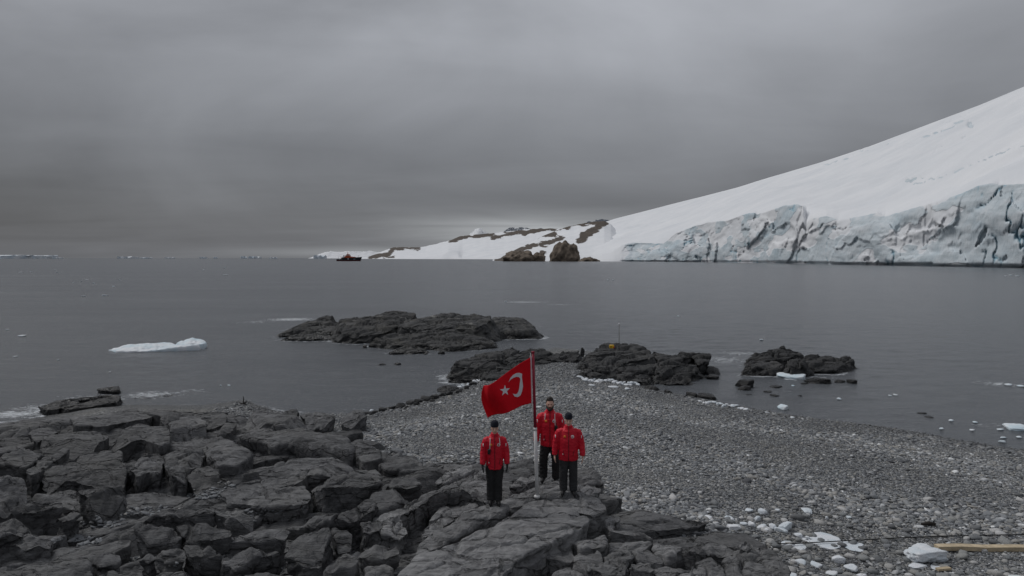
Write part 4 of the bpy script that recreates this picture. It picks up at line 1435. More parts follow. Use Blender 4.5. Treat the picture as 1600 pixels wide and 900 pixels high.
# ------------------------------------------------------------------ ice
def lump(px, py, wpx, hpx, label, group=None, z=None, mat='ice', seed=None, cat='ice chunk', name='ice_chunk', flat=1.0, dep=.75, sub=3, rough=.10):
    zz = 1.0 if z is None else z
    for _ in range(5):
        p = at(px, py + hpx * .35, zz)
        if z is None:
            zz = float(gz1(p[0], p[1]))
    w_ = wpx / FPX * p[1]
    h_ = hpx / FPX * p[1]
    sd = seed if seed is not None else int(px * 7 + py) % 9973
    V, F = boulder((w_ * .54, w_ * .54 * dep, h_ * .52 * flat), sd, sub, 8, 13, rough=rough, rot=(sd % 10) * .3)
    o = put(name, V + np.array([p[0], p[1], zz + h_ * .38 * flat]), F, M[mat])
    return tag(o, label, cat, group)


lump(1440, 864, 58, 22, 'large white ice block against the end of the wooden beam', sub=5, seed=31, rough=.16)
lump(1433, 883, 28, 6, 'flat slush patch under the large ice block', cat='slush', name='slush_patch', sub=4, flat=.6)
lump(1463, 886, 22, 5, 'grey slush remnant between ice block and beam offcut', cat='slush', name='slush_patch', sub=4, flat=.5)
lump(1227, 823, 18, 15, 'white angular ice block at the right end of the ice cluster', sub=4)
lump(1261, 798, 22, 7, 'long white ice piece lying alone behind the ice cluster', sub=4)
lump(1311, 875, 20, 12, 'white tilted ice piece beside the slush near the low hump', sub=4)
lump(1329, 888, 20, 12, 'broken white ice piece with split top near the low hump', sub=4)
lump(1148, 824, 21, 10, 'rounded white ice block at the left end of the ice cluster', sub=4)
for px, py, a, b in [(1107, 808, 14, 5), (1141, 811, 18, 5), (1163, 819, 12, 5), (1174, 820, 11, 9), (1190, 823, 15, 7), (1207, 823, 12, 8), (1198, 827, 14, 6), (1183, 810, 9, 9), (1170, 798, 12, 5),
                     (1193, 800, 14, 9), (1215, 798, 9, 5), (1216, 827, 12, 7), (1160, 826, 14, 4), (1224, 829, 12, 7)]:
    lump(px, py, a, b, 'white ice chunk in the cluster on the shingle behind the low hump', 'ice chunks clustered on the shingle')
for px, py, a, b in [(1023, 825, 16, 8), (1247, 836, 14, 6), (1230, 850, 20, 6), (1292, 810, 6, 7), (1300, 896, 20, 5), (1327, 809, 9, 4), (1237, 900, 20, 6), (1250, 878, 18, 7), (1345, 899, 16, 5), (1275, 882, 18, 6),
                     (1590, 903, 26, 5), (1105, 800, 8, 3), (1010, 836, 7, 4), (1045, 822, 6, 4), (1262, 840, 8, 4)]:
    lump(px, py, a, b, 'small stray ice lump lying on the shingle', 'stray ice lumps on the shingle')
for px, py, a, b, lab in [(1290, 842, 56, 7, 'broad melting slush sheet on the shingle beside the dark cord'), (1330, 852, 34, 6, 'narrow slush tail trailing from the broad slush sheet'), (1248, 852, 24, 7, 'slush patch by the ice strewn end of the hump')]:
    lump(px, py, a, b, lab, cat='slush', name='slush_patch', sub=4, flat=.35, dep=1.0)
# ice cast up along the water line
for (x0, y0, x1, y1, cnt, big, lab, grp) in ((905, 592, 1000, 600, 34, 13, 'white ice lump in the strip below the high outcrop', 'ice strip below the high outcrop'),
                                           (1093, 625, 1168, 638, 20, 12, 'white ice lump in the line along the right water edge', 'ice line on the right water edge'),
                                           (715, 606, 752, 594, 14, 10, 'white ice lump stranded by the left slabs of the spit', 'ice stranded by the left slabs')):
    for k in range(cnt):
        t = (k + rg.uniform(0, 1)) / cnt
        px = x0 + (x1 - x0) * t
        py = y0 + (y1 - y0) * t + rg.normal(0, 1.6)
        lump(px, py, rg.uniform(.4, 1) * big, rg.uniform(3, 5.5), (ORD[k] + ' ice lump from the spit end of the line on the water edge') if cnt == 20 else lab, grp, seed=int(px * 13 + k), sub=2)
for px, py, a, b in [(580, 640, 7, 5), (601, 640, 16, 5), (637, 617, 9, 4), (662, 612, 12, 4), (1030, 600, 16, 4), (925, 602, 14, 3), (958, 604, 16, 4), (980, 607, 12, 4), (1198, 643, 9, 3), (1238, 651, 8, 3)]:
    lump(px, py, a, b, 'lone white ice lump stranded on the water line', 'lone ice lumps on the water line', sub=2)

# floating ice
fl = empty('ice_floe', tuple(at(245, 545)), 'long low white ice floe with a raised hump, afloat offshore', 'ice floe')
for nm, pts, zf, back, rt in (('floe_body', [(169, 546), (195, 539), (232, 537), (256, 535), (276, 537), (300, 539), (312, 541), (270, 544), (225, 547), (185, 549)], .24, .22, .12),
                              ('floe_hump', [(274, 536), (288, 531), (304, 530), (318, 530.5), (322, 534), (318, 537), (300, 537), (286, 538)], .46, .2, .05)):
    P = px_poly(pts, 0, back, rt, zf)
    V, F = slab(P, lambda x, y: np.full(len(x), -.35), .07, seed=9, r=.16, bulge=.10, under=-.10, cell=(2.2, 1.6, .9), crack=.02, block=.03, rough=.09)
    put(nm, V, F, M['floe'], fl)
for px, py, a, b in [(35, 524.5, 13, 3.0), (24, 557, 9, 1.4), (12, 515, 5, 1.4), (91, 562, 4, 1.4), (163, 461.5, 10, 1.5), (130, 462.5, 7, 1.2), (177, 447.5, 6, 1.2), (135, 437.5, 5, 1.1), (127, 439.5, 4, 1.), (146, 442.5, 4, 1.),
                     (32, 425.5, 6, 1.), (48, 424.8, 4, 1.), (89, 425.8, 5, 1.), (86, 421.8, 3, 1.), (318, 421.8, 4, 1.), (350, 418.5, 5, 1.2), (352, 429.5, 8, 1.2), (187, 437.5, 3, 1.), (115, 441.5, 4, .9), (172, 581, 4, 1.4), (345, 602, 4, 2), (358, 602, 5, 2),
                     (1190, 531, 6, 2.5), (1060, 494, 5, 1.2), (1310, 622, 6, 1.5), (1390, 618, 7, 1.5), (1239, 602.5, 6, 1.5), (1311, 623.5, 7, 1.8), (1399, 617, 8, 3), (1486, 657, 8, 3), (1524, 660, 9, 3), (1471, 670, 9, 3), (1519, 672, 8, 3),
                     (1562, 671, 12, 3), (1567, 684, 9, 3), (1592, 683, 10, 3), (1566, 690, 10, 4), (1575, 601, 14, 2.5), (1595, 603, 12, 2.5), (950, 437, 4, 1.2), (958, 437.5, 5, 1.), (1580, 430, 6, 1.6), (1571, 431, 4, 1.2), (1590, 431, 6, 1.4), (790, 471, 5, 1.2)]:
    lump(px, py, a, b, 'small scrap of white ice adrift on open water', 'ice scraps adrift', z=0.0, mat='floe', cat='floating ice', name='floating_ice', sub=2)
lump(1223, 636.5, 18, 7, 'white ice lump afloat just off the right beach edge', z=0.0, mat='floe', cat='floating ice', name='floating_ice', sub=4)
lump(1590, 667, 44, 7, 'white ice sheet afloat off the far right of the beach', z=0.0, mat='floe', cat='floating ice', name='floating_ice', sub=4)
lump(1236, 587, 44, 7, 'pale ice grounded at the foot of the domed islet', z=0.0, mat='floe', cat='floating ice', name='floating_ice', sub=4)


def iceberg(x0, x1, ytop, depth, label, seed, tilt=0.0, rag=0.25):
    xs_ = np.linspace(x0, x1, 9)
    hz = (HOR - ytop) / FPX * depth + HC
    wx = (xs_ - 800) / FPX * depth
    wd = (wx[-1] - wx[0])
    P = np.array([(x, depth - wd * .18 * (1 + .3 * math.sin(i * 2.1 + seed)), hz * (1 + rag * math.sin(i * 1.7 + seed) * .5 + tilt * (i / 8 - .5))) for i, x in enumerate(wx)]
                 + [(x, depth + wd * .18, hz * (1 + tilt * (i / 8 - .5))) for i, x in reversed(list(enumerate(wx)))])
    V, F = slab(P, lambda x, y: np.full(len(x), -3.0), max(hz * .18, wd / 70), seed=seed, r=hz * .1, bulge=hz * .05, under=-.02, cell=(hz * 2.2, hz * 2, hz * 1.5), crack=hz * .08, block=hz * .08, rough=hz * .04, max_v=5000)
    tag(put('iceberg', V, F, M['berg']), label, 'iceberg')


iceberg(-60, 76, 399.0, 7000, 'long flat topped iceberg on the horizon, widest of all', 3)
iceberg(83, 98, 402.2, 5200, 'small bright iceberg next to the widest flat one', 5)
iceberg(186, 214, 401.5, 6000, 'long ragged iceberg standing alone on the horizon', 8, rag=.8)
iceberg(212, 238, 402.4, 6600, 'low thin iceberg trailing behind the ragged one', 9)
iceberg(258, 273, 402.2, 7000, 'tiny low iceberg on the empty middle of the horizon', 11)
iceberg(313, 324, 401.8, 7000, 'small square iceberg on the horizon', 14)
iceberg(334, 340, 401.8, 7000, 'tiny block of an iceberg past the square one', 16)
iceberg(376, 386, 401.2, 6500, 'small twin peaked iceberg on the horizon', 17, rag=1.2)
iceberg(389, 408, 401.2, 7600, 'broken bluish iceberg beside the twin peaked one', 18, rag=1.0)
iceberg(421, 433, 402.0, 4800, 'small bright iceberg between broken berg and ship', 22)
iceberg(490, 510, 400.0, 4600, 'bright iceberg astern of the ship', 25, rag=.8)


# crags of bare rock on the headland shore
M['crag'] = simple('crag_rock', (.150, .122, .098), 0.9, 0.55, 0.10, bump=1.0, spec=0.2)
for x0, x1, ytop, lab, sd in ((864, 905, 376, 'tall dark crag rising from the water at the headland', 4), (786, 826, 391, 'broad brown rocky point at the foot of the headland', 9),
                              (826, 852, 394, 'low brown rock rib between broad point and tall crag', 12), (905, 934, 401, 'small dark rock hump on the shore below the glacier snow', 16)):
    D_ = 1440 if sd != 16 else 1400
    w_ = (x1 - x0) / FPX * D_
    h_ = (408.4 - ytop) / FPX * D_
    V, F = boulder((w_ * .56, w_ * .60, h_ * 0.98), 700 + sd, 5, 10, 14, rough=.24, rot=0)
    tz_ = np.clip(V[:, 2] / h_, -.3, 1.2)
    V[:, :2] *= (1.08 - .20 * tz_)[:, None]
    V[:, 0] += tz_ * w_ * .10
    V = V + ((x0 + x1) / 2 - 800) / FPX * D_ * np.array([1, 0, 0]) + np.array([0, D_ + w_ * .15, -h_ * .02])
    tag(put('crag', V, F, M['crag']), lab, 'crag')


# ------------------------------------------------------------------ where the picture meets the flagpole ridge
RIDGE = bvh_of(FOOT)


def on_ridge(px, py):
    d = Vector(ray(px, py)).normalized()
    h = RIDGE.ray_cast(Vector((0, 0, HC)), d, 60)
    return np.array(h[0]) if h[0] is not None else at(px, py, 1.9)


def drop_z(x, y, default):
    h = RIDGE.ray_cast(Vector((x, y, 6)), Vector((0, 0, -1)), 10)
    return h[0].z if h[0] is not None else default


# ------------------------------------------------------------------ people
M['jacket'] = simple('red_shell_jacket', (.60, .008, .028), 0.55, 0.10, 60, bump=0.25, spec=0.35)
M['trousers'] = simple('dark_trousers', (.016, .016, .017), 0.75, 0.25, 40, bump=0.25)
M['trousers2'] = simple('charcoal_trousers', (.030, .031, .034), 0.75, 0.25, 40, bump=0.25)
M['boot'] = simple('black_boot', (.012, .012, .013), 0.55, 0.2, 60)
M['skin'] = simple('skin', (.62, .41, .32), 0.5, 0.12, 25)
M['knit'] = simple('navy_knit', (.009, .011, .020), 0.9, 0.3, 160, bump=0.4)
M['hair'] = simple('dark_hair', (.018, .013, .010), 0.6, 0.4, 90, bump=0.5)
M['glove'] = simple('black_glove', (.012, .012, .013), 0.7, 0.2, 60)
M['zip'] = simple('zip', (.09, .008, .014), 0.5)
M['white'] = simple('white_print', (.72, .72, .73), 0.6, 0.05)
M['orange'] = simple('orange_print', (.75, .13, .03), 0.6, 0.15, 60)
M['yellow'] = simple('yellow_print', (.80, .42, .06), 0.6, 0.1)
M['redp'] = simple('red_print', (.60, .01, .02), 0.6, 0.05)
M['black'] = simple('black_plastic', (.015, .015, .016), 0.4, 0.1)
M['eye'] = simple('eye_dark', (.02, .016, .014), 0.25, 0.1)
M['lip'] = simple('lip', (.30, .12, .10), 0.5, 0.1)


def tube(path, radii, n=14, flat=1.0):
    """closed tapered tube through the points; radii may be (rx, ry)"""
    path = [Vector(p) for p in path]
    V, F = [], []
    m = len(path)
    for i, p in enumerate(path):
        t = (path[min(i + 1, m - 1)] - path[max(i - 1, 0)]).normalized()
        up = Vector((0, 1, 0)) if abs(t.y) < .8 else Vector((1, 0, 0))
        u = up.cross(t).normalized()
        v = t.cross(u).normalized()
        r = radii[i]
        rx, ry = r if isinstance(r, tuple) else (r, r * flat)
        for k in range(n):
            a = 2 * math.pi * k / n
            V.append(p + u * (rx * math.cos(a)) + v * (ry * math.sin(a)))
    for i in range(m - 1):
        for k in range(n):
            a, b = i * n + k, i * n + (k + 1) % n
            F.append((a, b, b + n, a + n))
    V.append(path[0])
    V.append(path[-1])
    for k in range(n):
        F.append((len(V) - 2, (k + 1) % n, k))
        F.append((len(V) - 1, (m - 1) * n + k, (m - 1) * n + (k + 1) % n))
    return [tuple(v) for v in V], F


def ball(c, r, n=14):
    path = [(c[0], c[1], c[2] + r[2] * -math.cos(math.pi * i / 10) * .999) for i in range(11)]
    rad = [(max(.002, r[0] * math.sin(math.pi * i / 10)), max(.002, r[1] * math.sin(math.pi * i / 10))) for i in range(11)]
    return tube(path, rad, n)


def fuse(parts, voxel, smooth_it=3, wrinkle=0.0, wl=.06, seed=0):
    """overlapping closed shapes -> one continuous skin"""
    V, F = [], []
    for v, f in parts:
        o = len(V)
        V += v
        F += [tuple(i + o for i in q) for q in f]
    me = bpy.data.meshes.new('fuse')
    me.from_pydata(V, [], F)
    bm = bmesh.new()
    bm.from_mesh(me)
    bmesh.ops.recalc_face_normals(bm, faces=bm.faces)
    bm.to_mesh(me)
    bm.free()
    ob = bpy.data.objects.new('fuse', me)
    COL.objects.link(ob)
    md = ob.modifiers.new('r', 'REMESH')
    md.mode = 'VOXEL'
    md.voxel_size = voxel
    md.adaptivity = 0
    if smooth_it:
        ms = ob.modifiers.new('s', 'SMOOTH')
        ms.factor = .5
        ms.iterations = smooth_it
    dg = bpy.context.evaluated_depsgraph_get()
    ev = ob.evaluated_get(dg)
    m2 = ev.to_mesh()
    n = len(m2.vertices)
    co = np.empty(n * 3, np.float32)
    m2.vertices.foreach_get('co', co)
    co = co.reshape(-1, 3).astype(float)
    nr_ = np.empty(n * 3, np.float32)
    m2.vertices.foreach_get('normal', nr_)
    nr_ = nr_.reshape(-1, 3)
    faces = [tuple(p.vertices) for p in m2.polygons]
    ev.to_mesh_clear()
    bpy.data.objects.remove(ob)
    bpy.data.meshes.remove(me)
    if wrinkle:
        q = co * np.array([1, 1, 1.9]) / wl
        co += nr_ * (wrinkle * (fbm(q, 3, seed) + .6 * (1 - 2 * np.abs(perlin(q * 1.3 + 4, seed + 3)))))[:, None]
    return co, faces


def part(name, V, F, mat, parent, smooth=True):
    o = bpy.data.objects.new(name, mk_mesh(name, V, F, mat, smooth))
    COL.objects.link(o)
    o.parent = parent
    return o


def person(loc, H, yaw, label, hat=None, beard=False, gloves=False, strap=None, build=1.0, feet=((.10, 0), (-.10, 0)), trou='trousers', arms=((0, 0), (0, 0)), knees=False):
    k = H / 1.77
    root = empty('person', tuple(loc), label, 'person', 'people in red jackets by the flag')
    root.rotation_euler = (0, 0, yaw)
    sc = lambda pts: [(x * k, y * k, z * k) for x, y, z in pts]
    R_ = lambda rs: [(r[0] * k, r[1] * k) if isinstance(r, tuple) else r * k for r in rs]
    b_ = build
    T = lambda pts, rs, n=16: tube(sc(pts), R_(rs), n)
    # ---- body: head, neck, trunk, limbs, hands in one skin
    hy = -.015
    AO = {-1: arms[0], 1: arms[1]}
    P = []
    P.append(T([(0, hy, 1.525), (0, hy - .012, 1.55), (0, hy - .010, 1.585), (0, hy, 1.63), (0, hy + .004, 1.68), (0, hy + .008, 1.725), (0, hy + .01, 1.755), (0, hy + .01, 1.768)],
               [(.030, .035), (.047, .055), (.061, .078), (.070, .092), (.074, .097), (.068, .088), (.045, .058), (.012, .015)], 20))
    P.append(T([(0, .01, 1.40), (0, .005, 1.50), (0, .0, 1.60)], [.070, .056, .052]))
    P.append(T([(0, hy - .088, 1.668), (0, hy - .103, 1.640), (0, hy - .112, 1.618), (0, hy - .098, 1.608)], [.009, .012, .015, .010], 8))      # nose
    P.append(T([(-.045, hy - .078, 1.676), (0, hy - .092, 1.679), (.045, hy - .078, 1.676)], [.008, .010, .008], 8))                              # brow
    P.append(T([(-.024, hy - .080, 1.588), (0, hy - .088, 1.587), (.024, hy - .080, 1.588)], [.006, .009, .006], 8))                              # lips
    P.append(T([(0, hy - .070, 1.560), (0, hy - .078, 1.545)], [.016, .012], 8))                                                                   # chin
    for s in (-1, 1):
        ao, af = AO[s]
        P.append(ball((s * .075 * k, (hy + .005) * k, 1.645 * k), (.010 * k, .020 * k, .032 * k), 10))                                             # ear
        P.append(T([(s * .15, 0, 1.42), (s * (.265 * b_ + ao * .5), .012 - af * .3, 1.13), (s * (.287 * b_ + ao), -.035 - af, .875)], [.055, .042, .030]))
        hx, hyy, hz = s * (.290 * b_ + ao), -.042 - af, .86
        P.append(T([(hx, hyy, hz + .03), (hx, hyy - .004, hz), (hx - s * .002, hyy - .006, hz - .045), (hx - s * .004, hyy - .008, hz - .085)],
                   [(.024, .028), (.020, .036), (.018, .044), (.014, .042)], 12))
        for j, (oy, ln) in enumerate(((-.034, .070), (-.011, .080), (.012, .074), (.034, .058))):                                                  # fingers
            bx, by, bz = hx - s * .004, hyy - .008 + oy, hz - .080
            P.append(T([(bx, by, bz + .02), (bx - s * .004, by - .002, bz - ln * .40), (bx - s * .014, by - .004, bz - ln * .72), (bx - s * .027, by - .004, bz - ln)],
                       [.0088, .0085, .0078, .006], 8))
        P.append(T([(hx - s * .004, hyy - .030, hz - .015), (hx - s * .012, hyy - .060, hz - .040), (hx - s * .016, hyy - .068, hz - .070), (hx - s * .018, hyy - .066, hz - .090)],
                   [.012, .011, .010, .007], 8))                                                                                                    # thumb
    P.append(T([(0, .01, .80), (0, .01, 1.0), (0, .005, 1.25), (0, .01, 1.42)], [(.15, .10), (.14, .09), (.16, .10), (.13, .08)]))
    for (fx, fy) in feet:
        P.append(T([(fx * .8, .0, .86), (fx, fy * .5 - .01, .48), (fx, fy, .10)], [.08, .055, .042]))
    V, F = fuse(P, .0055 * k, 2)
    body = part('body', V, F, M['skin'], root)
    # ---- jacket
    P = []
    P.append(T([(0, .005, .765), (0, .005, .78), (0, .005, .90), (0, .0, 1.05), (0, -.005, 1.20), (0, -.002, 1.33), (0, .004, 1.42), (0, .008, 1.475), (0, .008, 1.50)],
               [(.185 * b_, .130), (.196 * b_, .142), (.196 * b_, .146 * b_), (.192 * b_, .145 * b_), (.198 * b_, .143 * b_), (.198 * b_, .132), (.168, .115), (.105, .092), (.06, .06)], 28))
    P.append(T([(0, .002, 1.44), (0, -.004, 1.49), (0, -.008, 1.545), (0, -.009, 1.556)], [(.098, .090), (.084, .086), (.080, .084), (.066, .070)], 20))      # collar
    P.append(T([(-.10, .085, 1.475), (-.05, .105, 1.44), (0, .112, 1.43), (.05, .105, 1.44), (.10, .085, 1.475)], [.030, .046, .050, .046, .030], 12))      # hood roll
    for s in (-1, 1):
        ao, af = AO[s]
        P.append(T([(s * .12, .003, 1.425), (s * .185 * b_, .004, 1.385), (s * (.235 * b_ + ao * .25), .010 - af * .1, 1.26), (s * (.263 * b_ + ao * .5), .014 - af * .3, 1.13),
                    (s * (.278 * b_ + ao * .75), -.010 - af * .65, 1.00), (s * (.288 * b_ + ao), -.036 - af, .885), (s * (.289 * b_ + ao), -.038 - af, .872)],
                   [.060, .083, .078, .070, .064, .056, .046], 16))
    V, F = fuse(P, .012 * k, 3, .0075 * k, .085 * k, int(H * 100))
    jacket = part('jacket', V, F, M['jacket'], root)
    jb = BVHTree.FromPolygons([tuple(v) for v in V], F)

    def on_front(x, z, lift=.004):
        h = jb.ray_cast(Vector((x * k, -1.5, z * k)), Vector((0, 1, 0)), 3)
        y = h[0].y if h[0] is not None else -.14 * k
        return (x * k, y - lift * k, z * k)

    def patch(name, outline, mat, parent, lift=.004, thick=.003):
        n_ = len(outline)
        fr = [on_front(x, z, lift) for x, z in outline]
        cx_, cz_ = sum(x for x, _ in outline) / n_, sum(z for _, z in outline) / n_
        fr.append(on_front(cx_, cz_, lift))
        bk = [(x, y + thick * k + .004 * k, z) for x, y, z in fr]
        V_ = fr + bk
        F_ = [(n_, (i + 1) % n_, i) for i in range(n_)] + [(2 * n_ + 1, n_ + 1 + i, n_ + 1 + (i + 1) % n_) for i in range(n_)]
        F_ += [(i, (i + 1) % n_, n_ + 1 + (i + 1) % n_, n_ + 1 + i) for i in range(n_)]
        return part(name, np.array(V_), F_, mat, parent)

    disc = lambda cx_, cz_, r, n_=16: [(cx_ + r * math.cos(2 * math.pi * i / n_), cz_ + r * math.sin(2 * math.pi * i / n_)) for i in range(n_)]
    # zip down the front
    zs_ = np.linspace(1.53, .785, 22)
    zl = [on_front(0, z, .005) for z in zs_]
    V, F = tube(zl, [.0065 * k] * len(zl), 6)
    part('zip', np.array(V), F, M['zip'], jacket)
    bo = patch('chest_badge', disc(-.085, 1.315, .033), M['orange'], jacket)
    patch('badge_centre', disc(-.085, 1.315, .014, 8), M['yellow'], bo, .008)
    bw = patch('chest_badge', disc(.085, 1.315, .036), M['white'], jacket)
    cr = [(.085 + .020 * math.cos(a) - .002, 1.315 + .020 * math.sin(a)) for a in np.linspace(.7, 5.6, 12)] + [(.090 + .014 * math.cos(a), 1.315 + .014 * math.sin(a)) for a in np.linspace(5.3, 1.0, 10)]
    patch('badge_emblem', disc(.083, 1.315, .017, 10), M['redp'], bw, .008)
    patch('badge_ring', disc(.090, 1.316, .008, 8), M['white'], bw, .011)
    for s in (-1, 1):                                                  # sleeve patches and pocket tags
        a = (s * .262 * b_, 1.30)
        patch('sleeve_patch', [(a[0] - .012, a[1] - .03), (a[0] + .006, a[1] - .034), (a[0] + .006, a[1] + .03), (a[0] - .012, a[1] + .032)], M['white'], jacket)
        x = s * .115
        pk = [on_front(x + s * (.010 * (1 - t)) - s * .02 * t, 1.02 - .13 * t, .003) for t in np.linspace(0, 1, 7)]
        V, F = tube(pk, [.006 * k] * 7, 6)
        part('pocket_zip', np.array(V), F, M['zip'], jacket)
    patch('pocket_tag', [(-.135, .905), (-.120, .905), (-.120, .935), (-.135, .935)], M['white'], jacket)
    if strap:                                                          # white lanyard straps and hanging radio
        for s in (-1, 1):
            low = 1.13 if s == strap else 1.34
            pl = [on_front(s * (.098 + .012 * t), 1.455 - (1.455 - low) * t, .006) for t in np.linspace(0, 1, 12)]
            V, F = tube(pl, [.008 * k] * 12, 6)
            part('lanyard_strap', np.array(V), F, M['white'], jacket)
        c = on_front(strap * .125, 1.17, .028)
        V, F = boulder((.036 * k, .026 * k, .062 * k), 5, 3, 4, 40, rough=.0)
        o = part('radio', V + np.array(c), F, M['black'], jacket)
        V, F = tube([(c[0], c[1], c[2]), (c[0] + .01 * k, c[1], c[2] + .13 * k)], [.007 * k, .005 * k], 6)
        part('aerial', np.array(V), F, M['black'], o)
    # ---- trousers
    P = [T([(0, .008, .76), (0, .008, .80), (0, .008, .88), (0, .005, .95)], [(.12, .09), (.172 * b_, .122), (.172 * b_, .125), (.15, .11)], 22)]
    for (fx, fy) in feet:
        s = 1 if fx > 0 else -1
        P.append(T([(s * .082, .008, .88), (s * .092, .006, .74), (fx * .97, fy * .5 - .008, .50), (fx, fy * .8 + .012, .28), (fx, fy, .12), (fx, fy - .005, .075)], [.104, .110, .092, .090, .086, .086], 16))
    V, F = fuse(P, .012 * k, 3, .008 * k, .09 * k, int(H * 100) + 5)
    tr = part('trousers', V, F, M[trou], root)
    for (fx, fy) in feet:
        P = [T([(fx, fy + .005, .035), (fx, fy + .005, .10), (fx, fy + .008, .17)], [(.052, .056), (.053, .058), (.056, .060)], 14),
             T([(fx * 1.0, fy + .075, .032), (fx * 1.03, fy + .02, .042), (fx * 1.12, fy - .08, .046), (fx * 1.2, fy - .15, .040), (fx * 1.23, fy - .185, .032)],
               [(.040, .030), (.050, .042), (.054, .046), (.050, .038), (.028, .022)], 14)]
        V, F = fuse(P, .010 * k, 2)
        V[:, 2] = np.maximum(V[:, 2], .004)
        bt = part('boot', V, F, M['boot'], root)
        V, F = T([(fx, fy + .08, .010), (fx * 1.03, fy + .02, .010), (fx * 1.12, fy - .08, .010), (fx * 1.23, fy - .19, .010)], [(.042, .012), (.053, .012), (.057, .012), (.036, .012)], 12)
        part('sole', np.array(V), F, M['black'], bt)
    # ---- head details
    hd = body
    for s in (-1, 1):
        V, F = ball((s * .031 * k, (hy - .083) * k, 1.655 * k), (.0095 * k, .007 * k, .0065 * k), 10)
        part('eye', np.array(V), F, M['eye'], hd)
    V, F = T([(-.026, hy - .087, 1.587), (0, hy - .097, 1.5865), (.026, hy - .087, 1.587)], [.0035, .0055, .0035], 8)
    part('mouth', np.array(V), F, M['lip'], hd)
    if hat:
        P = [T([(0, hy + .010, 1.698), (0, hy + .008, 1.71), (0, hy + .01, 1.745), (0, hy + .012, 1.79), (0, hy + .014, 1.818), (0, hy + .014, 1.828)],
               [(.080, .104), (.084, .108), (.085, .108), (.074, .094), (.045, .056), (.015, .02)], 22)]
        V, F = fuse(P, .008 * k, 2, .0015 * k, .02 * k, 3)
        ht = part('knit_hat', V, F, M['knit'], root)
        V, F = T([(0, hy + .012, 1.694), (0, hy + .010, 1.702), (0, hy + .008, 1.728), (0, hy + .009, 1.733)], [(.078, .101), (.087, .111), (.088, .112), (.078, .10)], 22)
        part('hat_brim', np.array(V), F, M['knit'], ht)
    else:
        P = [T([(0, hy + .030, 1.63), (0, hy + .026, 1.68), (0, hy + .020, 1.725), (0, hy + .006, 1.765), (0, hy + .006, 1.795), (0, hy + .008, 1.806)],
               [(.073, .080), (.080, .090), (.079, .092), (.066, .092), (.04, .06), (.01, .02)], 20)]
        V, F = fuse(P, .008 * k, 1, .004 * k, .025 * k, 8)
        part('hair', V, F, M['hair'], root)
    if beard:
        P = [T([(-.066, hy - .030, 1.625), (-.056, hy - .060, 1.575), (-.030, hy - .086, 1.552), (0, hy - .095, 1.543), (.030, hy - .086, 1.552), (.056, hy - .060, 1.575), (.066, hy - .030, 1.625)],
               [.014, .020, .024, .027, .024, .020, .014], 10),
             T([(-.032, hy - .088, 1.596), (0, hy - .098, 1.602), (.032, hy - .088, 1.596)], [.007, .008, .007], 8)]
        V, F = fuse(P, .006 * k, 1, .003 * k, .02 * k, 9)
        part('beard', V, F, M['hair'], root)
    if gloves:
        for s in (-1, 1):
            ao, af = AO[s]
            hx, hyy, hz = s * (.290 * b_ + ao), -.042 - af, .86
            P = [T([(hx, hyy, hz + .05), (hx, hyy - .004, hz), (hx - s * .002, hyy - .006, hz - .045), (hx - s * .004, hyy - .008, hz - .088)],
                   [(.036, .040), (.027, .042), (.024, .050), (.019, .047)], 12)]
            for j, (oy, ln) in enumerate(((-.036, .072), (-.012, .083), (.013, .077), (.037, .060))):
                bx, by, bz = hx - s * .004, hyy - .008 + oy, hz - .080
                P.append(T([(bx, by, bz + .02), (bx - s * .004, by - .002, bz - ln * .40), (bx - s * .014, by - .004, bz - ln * .72), (bx - s * .027, by - .004, bz - ln - .004)],
                           [.0112, .0108, .0102, .0085], 8))
            P.append(T([(hx - s * .004, hyy - .030, hz - .015), (hx - s * .012, hyy - .064, hz - .040), (hx - s * .016, hyy - .073, hz - .070), (hx - s * .018, hyy - .070, hz - .094)],
                       [.016, .0145, .013, .010], 8))
            V, F = fuse(P, .0055 * k, 1)
            part('glove', V, F, M['glove'], root)
    if knees:
        for (fx, fy) in feet:
            V, F = T([(fx * .97, fy * .5 - .010, .545), (fx * .97, fy * .5 - .010, .535), (fx * .97, fy * .55 - .008, .525)], [(.088, .088), (.091, .091), (.088, .088)], 16)
            part('knee_seam', np.array(V), F, M['black'], tr)
    return root


pw = on_ridge(773, 786)
pb = on_ridge(859, 752)
pm = on_ridge(888, 771)


def seat(p, H, top_py):
    """stature that reaches the head's row in the photograph"""
    return (FPX and (at_depth(800, top_py, p[1] - .05)[2] - p[2]))


for nm, p, ty in (('w', pw, 657), ('b', pb, 621), ('m', pm, 645)):
    print('stature', nm, p, seat(p, 1, ty))
Hw = seat(pw, 1, 657) * .968
Hb = seat(pb, 1, 621) * .985
Hm = seat(pm, 1, 645) * .968
person(pw, Hw, .05, 'person in red jacket and black gloves standing apart, radio on a white strap', hat=True, gloves=True, strap=-1, build=.94, feet=((.075, -.03), (-.085, .0)), knees=True, arms=((-.01, .03), (.0, .0)))
person(pb, Hb, -.04, 'bearded bareheaded person in red jacket standing behind the flagpole', beard=True, strap=1, build=1.0, feet=((.135, -.02), (-.135, .03)), arms=((.0, .05), (-.02, -.05)))
person(pm, Hm, -.06, 'person in red jacket and dark knit hat, bare hands, beside the bearded one', hat=True, build=1.10, feet=((.11, -.02), (-.11, .0)), trou='trousers2', arms=((-.01, -.02), (-.005, .03)))

